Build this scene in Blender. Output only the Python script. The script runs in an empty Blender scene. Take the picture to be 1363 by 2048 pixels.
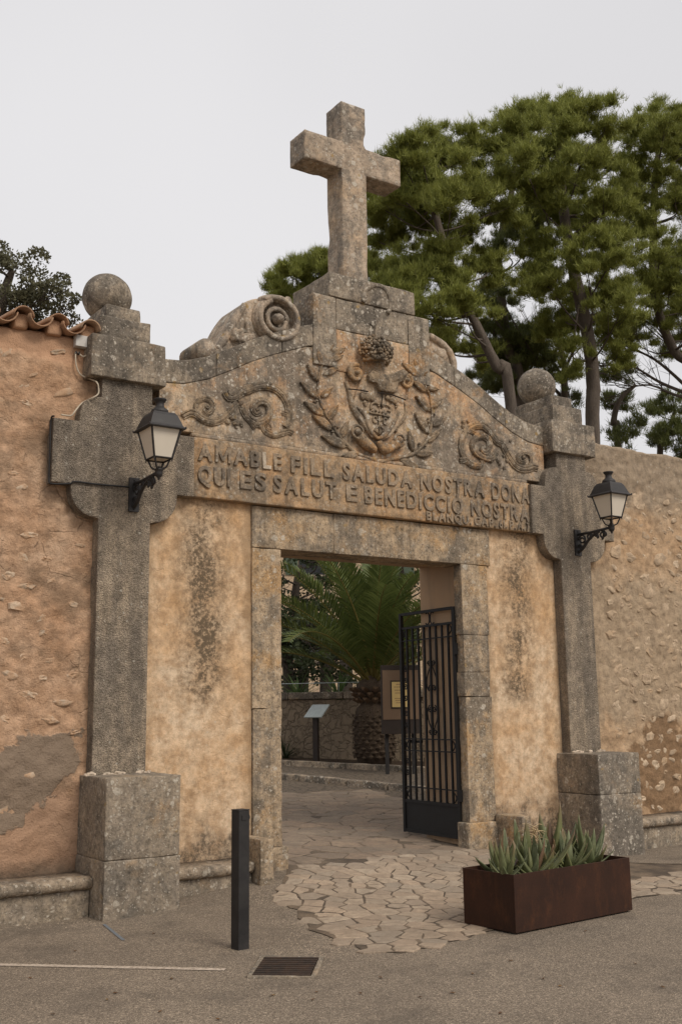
import bpy, bmesh, math, random
import numpy as np
from mathutils import Vector, Matrix, noise
random.seed(7); R = random.Random(11)
SC = bpy.context.scene
COL = SC.collection
# ------------------------------------------------------------------ camera
FPX = 2157.9
CAM = Vector((-6.4473, -8.9998, 1.6))
FW = Vector((0.54785757, 0.81688416, 0.18042268)).normalized()
RT = Vector((0.83183083, -0.55486068, -0.01367853)).normalized()
UP = RT.cross(FW).normalized()
cd = bpy.data.cameras.new('camera'); cam = bpy.data.objects.new('camera', cd); COL.objects.link(cam)
M3 = Matrix((RT, UP, -FW)).transposed().to_4x4(); M3.translation = CAM
cam.matrix_world = M3
cd.sensor_fit = 'HORIZONTAL'; cd.sensor_width = 36.0; cd.lens = FPX / 1363 * 36
cd.clip_start = 0.05; cd.clip_end = 2000
SC.camera = cam
# ------------------------------------------------------------------ sky, sun, exposure
SUN_EL, SUN_AZ = math.radians(45), math.radians(170)      # azimuth measured from +Y towards +X
W = bpy.data.worlds.new('World'); SC.world = W; W.use_nodes = True
wn = W.node_tree; wn.nodes.clear()
sky = wn.nodes.new('ShaderNodeTexSky'); sky.sky_type = 'NISHITA'; sky.sun_disc = False
sky.sun_elevation = SUN_EL; sky.sun_rotation = SUN_AZ; sky.dust_density = 6; sky.air_density = 1.0
tc = wn.nodes.new('ShaderNodeTexCoord')
nz = wn.nodes.new('ShaderNodeTexNoise'); nz.inputs['Scale'].default_value = 1.1; nz.inputs['Detail'].default_value = 3
rp = wn.nodes.new('ShaderNodeValToRGB'); rp.color_ramp.elements[0].position = .3; rp.color_ramp.elements[1].position = .75
rp.color_ramp.elements[0].color = (5.0, 4.92, 5.0, 1); rp.color_ramp.elements[1].color = (6.0, 5.9, 5.96, 1)
mx = wn.nodes.new('ShaderNodeMix'); mx.data_type = 'RGBA'; mx.inputs[0].default_value = 0.95   # closed cloud layer over the clear sky
bg = wn.nodes.new('ShaderNodeBackground'); bg.inputs[1].default_value = 0.1
wo = wn.nodes.new('ShaderNodeOutputWorld')
L = wn.links.new
L(tc.outputs['Generated'], nz.inputs['Vector']); L(nz.outputs['Fac'], rp.inputs[0])
L(sky.outputs[0], mx.inputs[6]); L(rp.outputs[0], mx.inputs[7]); L(mx.outputs[2], bg.inputs[0]); L(bg.outputs[0], wo.inputs[0])
sd = bpy.data.lights.new('sun', 'SUN'); sun = bpy.data.objects.new('sun', sd); COL.objects.link(sun)
sd.energy = 1.5; sd.angle = math.radians(24); sd.color = (1.0, 0.92, 0.82)
sv = Vector((math.sin(SUN_AZ) * math.cos(SUN_EL), math.cos(SUN_AZ) * math.cos(SUN_EL), math.sin(SUN_EL)))
sun.rotation_euler = sv.to_track_quat('Z', 'Y').to_euler(); sun.location = sv * 30
SC.view_settings.view_transform = 'Standard'; SC.view_settings.look = 'None'
SC.view_settings.exposure = 0.5; SC.view_settings.gamma = 1.0; SC.view_settings.use_curve_mapping = False
SC.render.engine = 'CYCLES'
SC.render.resolution_x = 681; SC.render.resolution_y = 1024
# ------------------------------------------------------------------ pixel -> place helpers (full photograph pixels)
def ray(u, v): return FW + RT * ((u - 681.5) / FPX) + UP * ((1024 - v) / FPX)
def F(u, v, y=0.0):
    r = ray(u, v); t = (y - CAM.y) / r.y; return CAM + r * t
def D(u, v, depth): return CAM + ray(u, v) * depth
def ss(t): t = min(1., max(0., t)); return t * t * (3 - 2 * t)
RAMP = .16
def H(x, y):
    ramp = ss((y + 2.2) / 2.2 * .75) / ss(.75) if y < 0 else 1
    w = ss((3.3 - abs(x)) / 2.2)
    if y > 0: w = w + (1 - w) * ss(y / .8)
    far = max(0., min(y, 14)) * .034
    return RAMP * ramp * w + far
def G(u, v):
    r = ray(u, v); t = .5
    while t < 70:
        p = CAM + r * t
        if p.z < H(p.x, p.y): return p
        t += .02
    return CAM + r * 30
# ------------------------------------------------------------------ object helpers
def setp(o, label=None, cat=None, group=None, kind=None):
    if label: o['label'] = label
    if cat: o['category'] = cat
    if group: o['group'] = group
    if kind: o['kind'] = kind
    return o
def thing(name, label, cat, loc=(0, 0, 0), group=None, rz=0):
    o = bpy.data.objects.new(name, None); COL.objects.link(o); o.location = loc; o.rotation_euler = (0, 0, rz)
    o.empty_display_size = .1
    return setp(o, label, cat, group)
def link(name, me, mat=None, parent=None, local=False):
    o = bpy.data.objects.new(name, me); COL.objects.link(o)
    if mat and len(me.materials) == 0: me.materials.append(mat)
    if parent:
        o.parent = parent
        if not local and parent.type == 'EMPTY': o.location = -parent.location
    return o
def mesh(name, vs, fs, smooth=False):
    me = bpy.data.meshes.new(name); me.from_pydata([tuple(v) for v in vs], [], fs); me.update()
    if smooth: me.polygons.foreach_set('use_smooth', [True] * len(me.polygons))
    return me
def bmesh_done(bm, name='mesh', smooth=False):
    bmesh.ops.recalc_face_normals(bm, faces=bm.faces[:])
    me = bpy.data.meshes.new(name); bm.to_mesh(me); bm.free()
    if smooth: me.polygons.foreach_set('use_smooth', [True] * len(me.polygons))
    return me
def copy_tree(o, parent=None):
    c = o.copy(); COL.objects.link(c); c.parent = parent
    for ch in o.children: copy_tree(ch, c)
    return c
# geometry helpers -------------------------------------------------
def axis(a, b, r, step):
    n = max(1, int(round((b - a - 2 * r) / step)))
    return [a, a + r * .35, a + r] + [a + r + (b - a - 2 * r) * i / n for i in range(1, n)] + [b - r, b - r * .35, b]
def rough_box(x0, x1, y0, y1, z0, z1, r=.02, step=.09, amp=.004, chip=.6, seed=0, smooth=True, freq=4.):
    """weathered block: rounded, chipped edges and slightly uneven faces"""
    r = min(r, (x1 - x0) * .3, (y1 - y0) * .3, (z1 - z0) * .3)
    A = [axis(x0, x1, r, step), axis(y0, y1, r, step), axis(z0, z1, r, step)]
    idx, vs, fs = {}, [], []
    off = Vector((seed * 3.7, seed * 1.3, seed * 2.1))
    lo, hi = Vector((x0, y0, z0)), Vector((x1, y1, z1))
    def vid(i, j, k):
        key = (i, j, k)
        if key in idx: return idx[key]
        p = Vector((A[0][i], A[1][j], A[2][k]))
        rr = r * (1 + chip * noise.noise(p * 6 + off) + chip * .8 * max(0, noise.noise(p * 2.3 - off)))
        rr = min(max(rr, r * .35), r * 2.2)
        q = Vector([min(max(p[a], lo[a] + rr), hi[a] - rr) for a in range(3)])
        dv = p - q
        if dv.length > 1e-9:
            n = dv.normalized(); p2 = q + n * rr
            if dv.length < rr: p2 = q + n * min(rr, max(abs(dv.x), abs(dv.y), abs(dv.z)))
        else: n = Vector((0, 0, 1)); p2 = p
        p2 = p2 + n * (amp * (noise.noise(p * freq + off) + .6 * noise.noise(p * freq * 3 + off)))
        idx[key] = len(vs); vs.append(p2); return idx[key]
    nx, ny, nzz = len(A[0]) - 1, len(A[1]) - 1, len(A[2]) - 1
    for i in range(nx):
        for j in range(ny):
            fs.append([vid(i, j, 0), vid(i, j + 1, 0), vid(i + 1, j + 1, 0), vid(i + 1, j, 0)])
            fs.append([vid(i, j, nzz), vid(i + 1, j, nzz), vid(i + 1, j + 1, nzz), vid(i, j + 1, nzz)])
    for i in range(nx):
        for k in range(nzz):
            fs.append([vid(i, 0, k), vid(i + 1, 0, k), vid(i + 1, 0, k + 1), vid(i, 0, k + 1)])
            fs.append([vid(i, ny, k), vid(i, ny, k + 1), vid(i + 1, ny, k + 1), vid(i + 1, ny, k)])
    for j in range(ny):
        for k in range(nzz):
            fs.append([vid(0, j, k), vid(0, j, k + 1), vid(0, j + 1, k + 1), vid(0, j + 1, k)])
            fs.append([vid(nx, j, k), vid(nx, j + 1, k), vid(nx, j + 1, k + 1), vid(nx, j, k + 1)])
    return mesh('block', vs, fs, smooth)
def box(bm, x0, x1, y0, y1, z0, z1, mat=None):
    v = [bm.verts.new((x, y, z)) for z in (z0, z1) for y in (y0, y1) for x in (x0, x1)]
    for f in ((0, 2, 3, 1), (4, 5, 7, 6), (0, 1, 5, 4), (2, 6, 7, 3), (0, 4, 6, 2), (1, 3, 7, 5)):
        bm.faces.new([v[i] for i in f])
    if mat is not None:
        for q in v: q.co = mat @ q.co
    return v
def box_me(*a, bevel=0, **k):
    bm = bmesh.new(); box(bm, *a)
    if bevel: bmesh.ops.bevel(bm, geom=bm.edges[:], offset=bevel, segments=2, affect='EDGES', profile=.6)
    return bmesh_done(bm)
def prism(poly, y0, y1, bevel=.01, seg=2, amp=.0):
    """polygon in (x, z) extruded along y (y0 = front), bevelled"""
    bm = bmesh.new()
    a = [bm.verts.new((x, y0, z)) for x, z in poly]; b = [bm.verts.new((x, y1, z)) for x, z in poly]
    n = len(poly); bm.faces.new(a); bm.faces.new(b[::-1])
    for i in range(n): bm.faces.new([a[i], b[i], b[(i + 1) % n], a[(i + 1) % n]])
    bmesh.ops.recalc_face_normals(bm, faces=bm.faces[:])
    if bevel:
        fe = [e for e in bm.edges if all(abs(v.co.y - y0) < 1e-6 for v in e.verts)]
        bmesh.ops.bevel(bm, geom=fe, offset=bevel, segments=seg, affect='EDGES', profile=.6)
    bmesh.ops.triangulate(bm, faces=[f for f in bm.faces if len(f.verts) > 4])
    return bmesh_done(bm, 'prism')
def catmull(pts, n=5):
    P = [Vector(p) for p in pts]; out = []
    for i in range(len(P) - 1):
        p0, p1, p2, p3 = P[max(i - 1, 0)], P[i], P[i + 1], P[min(i + 2, len(P) - 1)]
        for k in range(n):
            t = k / n
            out.append(.5 * ((2 * p1) + (p2 - p0) * t + (2 * p0 - 5 * p1 + 4 * p2 - p3) * t * t + (3 * p1 - p0 - 3 * p2 + p3) * t ** 3))
    out.append(P[-1]); return out
def tube(bm, pts, rad, sides=8, smooth=0, flat=None, wob=0.):
    """round bar along points; rad = number, list, or (start, end); flat = (axis, factor) squashes the section"""
    P = catmull(pts, smooth) if smooth else [Vector(p) for p in pts]
    m = len(P)
    if isinstance(rad, (int, float)): rs = [rad] * m
    else:
        rad = list(rad); rs = []
        for i in range(m):
            t = i / (m - 1) * (len(rad) - 1); k = min(int(t), len(rad) - 2); rs.append(rad[k] + (rad[k + 1] - rad[k]) * (t - k))
    rings = []; ref = None
    for i in range(m):
        d = (P[min(i + 1, m - 1)] - P[max(i - 1, 0)])
        if d.length < 1e-9: d = Vector((0, 0, 1))
        d.normalize()
        if ref is None: ref = Vector((0, 1, 0)) if abs(d.y) < .9 else Vector((1, 0, 0))
        s = d.cross(ref)
        if s.length < 1e-6: s = d.cross(Vector((1, .3, 0)))
        s.normalize(); t = s.cross(d).normalized(); ref = t
        ring = []
        for k in range(sides):
            a = 2 * math.pi * k / sides
            off = (s * math.cos(a) + t * math.sin(a)) * rs[i]
            if wob: off *= 1 + wob * noise.noise((P[i] + off) * 14)
            if flat: off[flat[0]] *= flat[1]
            ring.append(bm.verts.new(P[i] + off))
        rings.append(ring)
    for i in range(m - 1):
        for k in range(sides):
            bm.faces.new([rings[i][k], rings[i][(k + 1) % sides], rings[i + 1][(k + 1) % sides], rings[i + 1][k]])
    bm.faces.new(rings[0][::-1]); bm.faces.new(rings[-1])
def tube_me(pts, rad, **k):
    bm = bmesh.new(); tube(bm, pts, rad, **k); return bmesh_done(bm, 'tube', True)
def blob(bm, c, rx, ry=None, rz=None, sub=2, wob=.0, rot=None):
    r = bmesh.ops.create_icosphere(bm, subdivisions=sub, radius=1)
    ry = rx if ry is None else ry; rz = rx if rz is None else rz
    for v in r['verts']:
        p = Vector((v.co.x * rx, v.co.y * ry, v.co.z * rz))
        if wob: p *= 1 + wob * noise.noise(v.co * 2.2 + Vector(c) * 5) + wob * .5 * noise.noise(v.co * 6 + Vector(c) * 5)
        if rot: p = rot @ p
        v.co = p + Vector(c)
def lathe(bm, prof, c=(0, 0, 0), n=20):
    rings = []
    for r, z in prof:
        rings.append([bm.verts.new((c[0] + r * math.cos(2 * math.pi * k / n), c[1] + r * math.sin(2 * math.pi * k / n), c[2] + z)) for k in range(n)])
    for i in range(len(rings) - 1):
        for k in range(n): bm.faces.new([rings[i][k], rings[i][(k + 1) % n], rings[i + 1][(k + 1) % n], rings[i + 1][k]])
    bm.faces.new(rings[0][::-1]); bm.faces.new(rings[-1])
def spiral(cx, cz, r0, r1, turns, a0=0, n=26, y=0, cw=1):
    return [Vector((cx + (r0 + (r1 - r0) * i / n) * math.cos(a0 + cw * turns * 2 * math.pi * i / n), y,
                    cz + (r0 + (r1 - r0) * i / n) * math.sin(a0 + cw * turns * 2 * math.pi * i / n))) for i in range(n + 1)]
# ------------------------------------------------------------------ materials
class Mat:
    def __init__(s, name):
        s.m = bpy.data.materials.new(name); s.m.use_nodes = True; s.t = s.m.node_tree; s.t.nodes.clear()
        s.o = s.t.nodes.new('ShaderNodeOutputMaterial'); s.b = s.t.nodes.new('ShaderNodeBsdfPrincipled')
        s.t.links.new(s.b.outputs[0], s.o.inputs[0]); s.b.inputs['Specular IOR Level'].default_value = .25
        s._pos = None
    def nd(s, t, **k):
        n = s.t.nodes.new(t)
        for a, b in k.items(): setattr(n, a, b)
        return n
    def put(s, sock, v):
        if isinstance(v, bpy.types.NodeSocket): s.t.links.new(v, sock)
        elif isinstance(v, (tuple, list)): sock.default_value = (*v, 1) if len(v) == 3 and len(sock.default_value) == 4 else v
        else: sock.default_value = v
    def pos(s):
        if s._pos is None: s._pos = s.nd('ShaderNodeNewGeometry').outputs['Position']
        return s._pos
    def obj(s): return s.nd('ShaderNodeTexCoord').outputs['Object']
    def rnd(s): return s.nd('ShaderNodeObjectInfo').outputs['Random']
    def isl(s): return s.nd('ShaderNodeNewGeometry').outputs['Random Per Island']
    def xyz(s, v=None):
        n = s.nd('ShaderNodeSeparateXYZ'); s.put(n.inputs[0], v or s.pos()); return n.outputs
    def scl(s, v, sc, loc=(0, 0, 0)):
        n = s.nd('ShaderNodeMapping'); s.put(n.inputs[0], v); n.inputs['Scale'].default_value = sc; n.inputs['Location'].default_value = loc; return n.outputs[0]
    def noise(s, scale, detail=5, rough=.6, vec=None, dist=0.):
        n = s.nd('ShaderNodeTexNoise'); s.put(n.inputs['Vector'], vec or s.pos())
        n.inputs['Scale'].default_value = scale; n.inputs['Detail'].default_value = detail; n.inputs['Roughness'].default_value = rough; n.inputs['Distortion'].default_value = dist
        return n.outputs['Fac']
    def ncol(s, scale, detail=3, vec=None):
        n = s.nd('ShaderNodeTexNoise'); s.put(n.inputs['Vector'], vec or s.pos()); n.inputs['Scale'].default_value = scale; n.inputs['Detail'].default_value = detail
        return n.outputs['Color']
    def vor(s, scale, vec=None, feature='F1', rand=1.):
        n = s.nd('ShaderNodeTexVoronoi', feature=feature); s.put(n.inputs['Vector'], vec or s.pos()); n.inputs['Scale'].default_value = scale; n.inputs['Randomness'].default_value = rand
        return n
    def ramp(s, f, *st, ease=None):
        n = s.nd('ShaderNodeValToRGB'); s.put(n.inputs[0], f); cr = n.color_ramp
        if ease: cr.interpolation = ease
        while len(cr.elements) < len(st): cr.elements.new(.5)
        for e, (p, c) in zip(cr.elements, st):
            e.position = p; e.color = (c, c, c, 1) if isinstance(c, (int, float)) else (*c, 1)
        return n.outputs[0]
    def mr(s, v, a, b):
        n = s.nd('ShaderNodeMapRange', interpolation_type='SMOOTHSTEP'); s.put(n.inputs[0], v)
        n.inputs[1].default_value = min(a, b); n.inputs[2].default_value = max(a, b)
        n.inputs[3].default_value, n.inputs[4].default_value = (0, 1) if a < b else (1, 0); return n.outputs[0]
    def mix(s, f, a, b, mode='MIX'):
        n = s.nd('ShaderNodeMix', data_type='RGBA', blend_type=mode); s.put(n.inputs[0], f); s.put(n.inputs[6], a); s.put(n.inputs[7], b); return n.outputs[2]
    def ma(s, op, a, b=0., c=0., clamp=False):
        n = s.nd('ShaderNodeMath', operation=op, use_clamp=clamp); s.put(n.inputs[0], a); s.put(n.inputs[1], b); s.put(n.inputs[2], c); return n.outputs[0]
    def warp(s, amt, scale, vec=None):
        n = s.nd('ShaderNodeVectorMath', operation='MULTIPLY_ADD'); s.put(n.inputs[0], s.ncol(scale, 3, vec)); n.inputs[1].default_value = (amt,) * 3; s.put(n.inputs[2], vec or s.pos()); return n.outputs[0]
    def bump(s, h, strength=.5, dist=.01, nrm=None):
        n = s.nd('ShaderNodeBump'); s.put(n.inputs['Height'], h); n.inputs['Strength'].default_value = strength; n.inputs['Distance'].default_value = dist
        if nrm: s.put(n.inputs['Normal'], nrm)
        return n.outputs[0]
    def done(s, col, rough=.9, nrm=None, metal=0, **k):
        s.put(s.b.inputs['Base Color'], col); s.put(s.b.inputs['Roughness'], rough); s.put(s.b.inputs['Metallic'], metal)
        if nrm: s.put(s.b.inputs['Normal'], nrm)
        for a, v in k.items(): s.put(s.b.inputs[a.replace('_', ' ')], v)
        return s.m
    def spots(s, scale, radius, keep, warpv, soft=.06):
        """irregular roundish colonies; keep = share of cells that carry one"""
        v = s.vor(scale, warpv); sep = s.nd('ShaderNodeSeparateColor'); s.put(sep.inputs[0], v.outputs['Color'])
        size = s.ma('MULTIPLY', sep.outputs[1], radius)
        a = s.ma('SUBTRACT', size, v.outputs['Distance']); a = s.ma('DIVIDE', a, soft, clamp=True)
        k = s.ma('LESS_THAN', sep.outputs[0], keep)
        return s.ma('MULTIPLY', a, k)
    def stripe(s, x, x0, w, n, amt):
        d = s.ma('ABSOLUTE', s.ma('SUBTRACT', x, x0)); d = s.ma('DIVIDE', d, w); d = s.ma('MULTIPLY_ADD', n, amt, d)
        return d
def stone(name, cA, cB, cG, grey=.5, lichen=.35, ochre=None, dark=.5, bumpd=.006, streak=.5, grain=60, och_amt=.5, blotch=.8):
    m = Mat(name); p = m.pos()
    w = m.warp(.07, 11)
    n2 = m.noise(5.5, 7, .7); n3 = m.noise(13, 8, .78, m.scl(p, (1, 1, 1), (3, 0, 5))); n4 = m.noise(42, 3, .65)
    col = m.mix(m.ramp(n2, (.38, 0), (.6, 1)), cA, cB)
    if ochre: col = m.mix(m.ma('MULTIPLY', m.ramp(m.noise(1.9, 6, .68, m.scl(p, (1, 1, 1.0), (3, 1, 7))), (.5 - .12 * och_amt, 0), (.6 - .12 * och_amt, 1)), .9), col, ochre)
    g = m.ma('MULTIPLY_ADD', n2, .4, m.ma('MULTIPLY', m.noise(1.6, 7, .7, m.scl(p, (1, 1, .6), (9, 4, 2))), .6))
    col = m.mix(m.ramp(g, (.55 - .16 * grey, 0), (.63 - .16 * grey, .92)), col, cG)
    st = m.noise(7, 5, .65, m.scl(p, (1.2, 1.2, .12)))
    col = m.mix(m.ma('MULTIPLY', m.ramp(st, (.48, 0), (.66, 1)), streak), col, tuple(c * .38 for c in cG))
    col = m.mix(blotch, col, m.mix(1, col, m.ramp(n3, (.32, .42), (.5, 1.0), (.66, 1.5)), 'MULTIPLY'))
    col = m.mix(m.ma('MULTIPLY', m.ramp(n4, (.52, 0), (.66, 1)), dark), col, tuple(c * .3 for c in cG))
    msk = m.ramp(m.noise(1.7, 5, .65, m.scl(p, (1, 1, 1), (5, 8, 1))), (.40, .2), (.58, 1))
    li = m.ma('MULTIPLY', m.spots(26, .5, .6, w, .14), msk)
    li2 = m.ma('MULTIPLY', m.spots(10, .42, .42, w, .09), msk)
    li3 = m.spots(58, .55, .4, w, .2)
    fine = m.ramp(m.noise(60, 3, .6), (.36, .35), (.56, 1))
    lic = m.ma('MULTIPLY', m.ma('MAXIMUM', m.ma('MAXIMUM', li, li2), m.ma('MULTIPLY', li3, .75)), fine)
    col = m.mix(m.ma('MULTIPLY', lic, lichen * 1.35, clamp=True), col, (.53, .475, .39))
    yl = m.ma('MULTIPLY', m.spots(11, .34, .2, m.scl(w, (1, 1, 1), (4, 4, 9)), .08), msk)
    col = m.mix(m.ma('MULTIPLY', yl, lichen * .8), col, (.36, .235, .085))
    h = m.ma('ADD', m.ma('MULTIPLY', n3, 2.0), m.ma('MULTIPLY', m.noise(grain, 5, .75), 1.0)); h = m.ma('ADD', h, m.ma('MULTIPLY', n2, 1.2)); h = m.ma('MULTIPLY_ADD', lic, .25, h)
    return m.done(col, .93, m.bump(h, .9, bumpd * 1.25))
OCH = (.47, .275, .14); TAN = (.46, .338, .222); PALE = (.57, .43, .29); GREY = (.215, .178, .138)
M = {}
M['pediment'] = stone('tympanum_stone', TAN, PALE, GREY, grey=.55, lichen=.95, ochre=(.49, .30, .165), och_amt=.2, streak=.4, dark=.5)
M['coping'] = stone('coping_stone', (.33, .268, .198), (.255, .214, .164), (.155, .132, .106), grey=.45, lichen=.8, ochre=(.36, .22, .11), och_amt=-.5, streak=.45, dark=.55)
M['cross'] = stone('cross_stone', (.46, .36, .265), (.37, .297, .222), (.22, .188, .152), grey=.42, lichen=.95, ochre=(.46, .335, .22), och_amt=-.2, streak=.3, dark=.5)
M['frieze'] = stone('frieze_stone', (.44, .292, .165), (.39, .275, .17), (.25, .193, .135), grey=.3, lichen=.45, ochre=(.44, .27, .14), och_amt=.2, streak=.4, dark=.35)
M['letter'] = stone('letter_stone', (.33, .25, .17), (.27, .205, .142), (.16, .13, .1), grey=.3, lichen=.45, streak=.2, dark=.5, bumpd=.003)
M['new_letter'] = stone('new_letter_stone', (.50, .42, .32), (.47, .39, .3), (.4, .33, .25), grey=0, lichen=0, streak=0, dark=.1, bumpd=.002)
M['relief'] = stone('relief_stone', (.33, .245, .16), (.26, .195, .13), (.145, .12, .092), grey=.45, lichen=.65, ochre=(.43, .25, .115), och_amt=-.1, streak=.3, dark=.6)
M['jamb'] = stone('jamb_stone', (.45, .338, .222), (.37, .282, .188), (.215, .176, .132), grey=.38, lichen=.75, ochre=(.42, .265, .13), och_amt=-.1, streak=.45, dark=.6)
M['pedestal'] = stone('pedestal_stone', (.26, .214, .164), (.345, .278, .20), (.165, .143, .117), grey=.5, lichen=.7, ochre=(.36, .25, .15), och_amt=-.9, streak=.3, dark=.45)
M['bench'] = stone('bench_stone', (.36, .285, .205), (.29, .23, .168), (.13, .112, .09), grey=.55, lichen=.75, streak=.3, dark=.55)
M['crack_and_pit_shade'] = Mat('open_joint').done((.03, .022, .016), 1)  # near-black of the stone joints; also paints the shaded drain hollow
M['mortar_bits'] = stone('mortar_crumbs', (.55, .46, .36), (.5, .4, .3), (.3, .25, .2), grey=.1, lichen=.2, streak=0, dark=.3)
def roughcast():
    m = Mat('dark_roughcast'); p = m.pos()
    g = m.noise(75, 4, .7); g2 = m.vor(95).outputs['Distance']
    n1 = m.noise(1.5, 5, .6); st = m.noise(5, 4, .6, m.scl(p, (1.3, 1.3, .16), (2, 0, 0)))
    col = m.mix(m.ramp(n1, (.35, 0), (.65, 1)), (.23, .19, .146), (.345, .275, .197))
    col = m.mix(m.ma('MULTIPLY', m.ramp(st, (.42, 0), (.6, 1)), .7), col, (.145, .122, .098))
    col = m.mix(.8, col, m.mix(1, col, m.ramp(m.noise(9, 7, .75), (.34, .6), (.5, 1.0), (.64, 1.4)), 'MULTIPLY'))
    col = m.mix(.8, col, m.mix(1, col, m.ramp(g, (.34, .4), (.68, 1.6)), 'MULTIPLY'))
    w = m.warp(.05, 10)
    li = m.ma('MAXIMUM', m.spots(30, .4, .1, w, .12), m.ma('MULTIPLY', m.spots(12, .22, .12, w, .1), m.ramp(m.noise(1.2, 3), (.5, 0), (.6, 1))))
    col = m.mix(m.ma('MULTIPLY', li, .75), col, (.46, .42, .35))
    h = m.ma('ADD', g, m.ma('MULTIPLY', g2, .8))
    return m.done(col, .95, m.bump(h, 1., .012))
M['roughcast'] = roughcast()
def panel():
    m = Mat('ochre_plaster_panel'); p = m.pos(); x, y, z = m.xyz()
    n1 = m.noise(1.6, 6, .6); n2 = m.noise(7, 7, .7); n3 = m.noise(30, 5, .7)
    col = m.mix(m.ramp(n1, (.33, 0), (.62, 1)), (.55, .345, .18), (.65, .50, .345))
    low = m.mr(m.ma('MULTIPLY_ADD', n2, .9, m.ma('MULTIPLY', z, .5)), 1.2, .75)
    col = m.mix(m.ma('MULTIPLY', low, .55), col, (.62, .465, .315))
    col = m.mix(m.ma('MULTIPLY', m.ramp(n2, (.44, 0), (.6, 1)), .6), col, (.36, .215, .108))
    col = m.mix(.75, col, m.mix(1, col, m.ramp(m.noise(11, 8, .78), (.34, .6), (.5, 1.0), (.64, 1.35)), 'MULTIPLY'))
    edge = m.mr(m.ma('MULTIPLY_ADD', m.ma('SUBTRACT', m.noise(3, 5, .7, m.scl(p, (1, 1, .5))), .5), .5, m.ma('ABSOLUTE', m.ma('SUBTRACT', m.ma('ABSOLUTE', x), 2.02))), .42, .56)
    col = m.mix(m.ma('MULTIPLY', edge, .55), col, (.235, .155, .085))
    # dark algae run in the middle of each panel, shaped by water
    xa = m.ma('ABSOLUTE', m.ma('MULTIPLY_ADD', m.noise(1.3, 3, .6, m.scl(p, (.35, 0, 1))), .22, m.ma('SUBTRACT', m.ma('ABSOLUTE', x), 2.06)))
    run = m.ma('SUBTRACT', 1, m.ma('DIVIDE', xa, .36), clamp=True)
    zr = m.ramp(m.ma('DIVIDE', z, 4.), (.40, 0), (.45, 1), (.7, .8), (.9, 1))
    run = m.ma('MULTIPLY', run, zr); run = m.ma('MULTIPLY', m.ma('MULTIPLY', run, 1.7), m.ramp(m.ma('MULTIPLY_ADD', m.noise(2.2, 4, .6, m.scl(p, (1, 1, 1), (4, 4, 4))), .6, m.ma('MULTIPLY', m.noise(14, 7, .78), .55)), (.46, 0), (.68, 1))); run = m.ma('MULTIPLY', run, m.ramp(m.noise(24, 5, .75), (.38, .15), (.56, 1)))
    col = m.mix(m.ma('MULTIPLY', run, 1.1, clamp=True), col, (.135, .098, .062))
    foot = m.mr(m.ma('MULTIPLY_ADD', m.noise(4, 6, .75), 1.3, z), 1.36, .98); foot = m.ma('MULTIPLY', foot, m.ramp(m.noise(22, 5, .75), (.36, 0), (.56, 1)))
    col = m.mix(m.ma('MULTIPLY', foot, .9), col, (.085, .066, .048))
    col = m.mix(m.ma('MULTIPLY', m.ramp(n3, (.56, 0), (.68, 1)), .45), col, (.19, .125, .07))
    w = m.warp(.16, 5); w2 = m.warp(.05, 10)
    cr = m.vor(2.3, w, 'DISTANCE_TO_EDGE').outputs['Distance']; cm = m.ramp(m.noise(1.4, 3, .5, m.scl(p, (1, 1, 1), (2, 2, 5))), (.48, 0), (.56, 1))
    crk = m.ma('MULTIPLY', m.ma('MULTIPLY', m.ramp(cr, (.002, 1), (.010, 0)), cm), m.ramp(m.noise(9, 3), (.42, 0), (.55, 1)))
    col = m.mix(m.ma('MULTIPLY', crk, .25), col, (.25, .155, .085))
    li = m.ma('MULTIPLY', m.spots(26, .35, .3, w2, .12), m.ramp(m.noise(2, 3), (.55, 0), (.65, 1)))
    col = m.mix(m.ma('MULTIPLY', li, .6), col, (.52, .46, .36))
    h = m.ma('ADD', m.ma('MULTIPLY', n2, 1.5), m.ma('ADD', n3, m.noise(90, 4, .7))); h = m.ma('SUBTRACT', h, m.ma('MULTIPLY', crk, .6))
    return m.done(col, .92, m.bump(h, .7, .007))
M['panel'] = panel()
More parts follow.
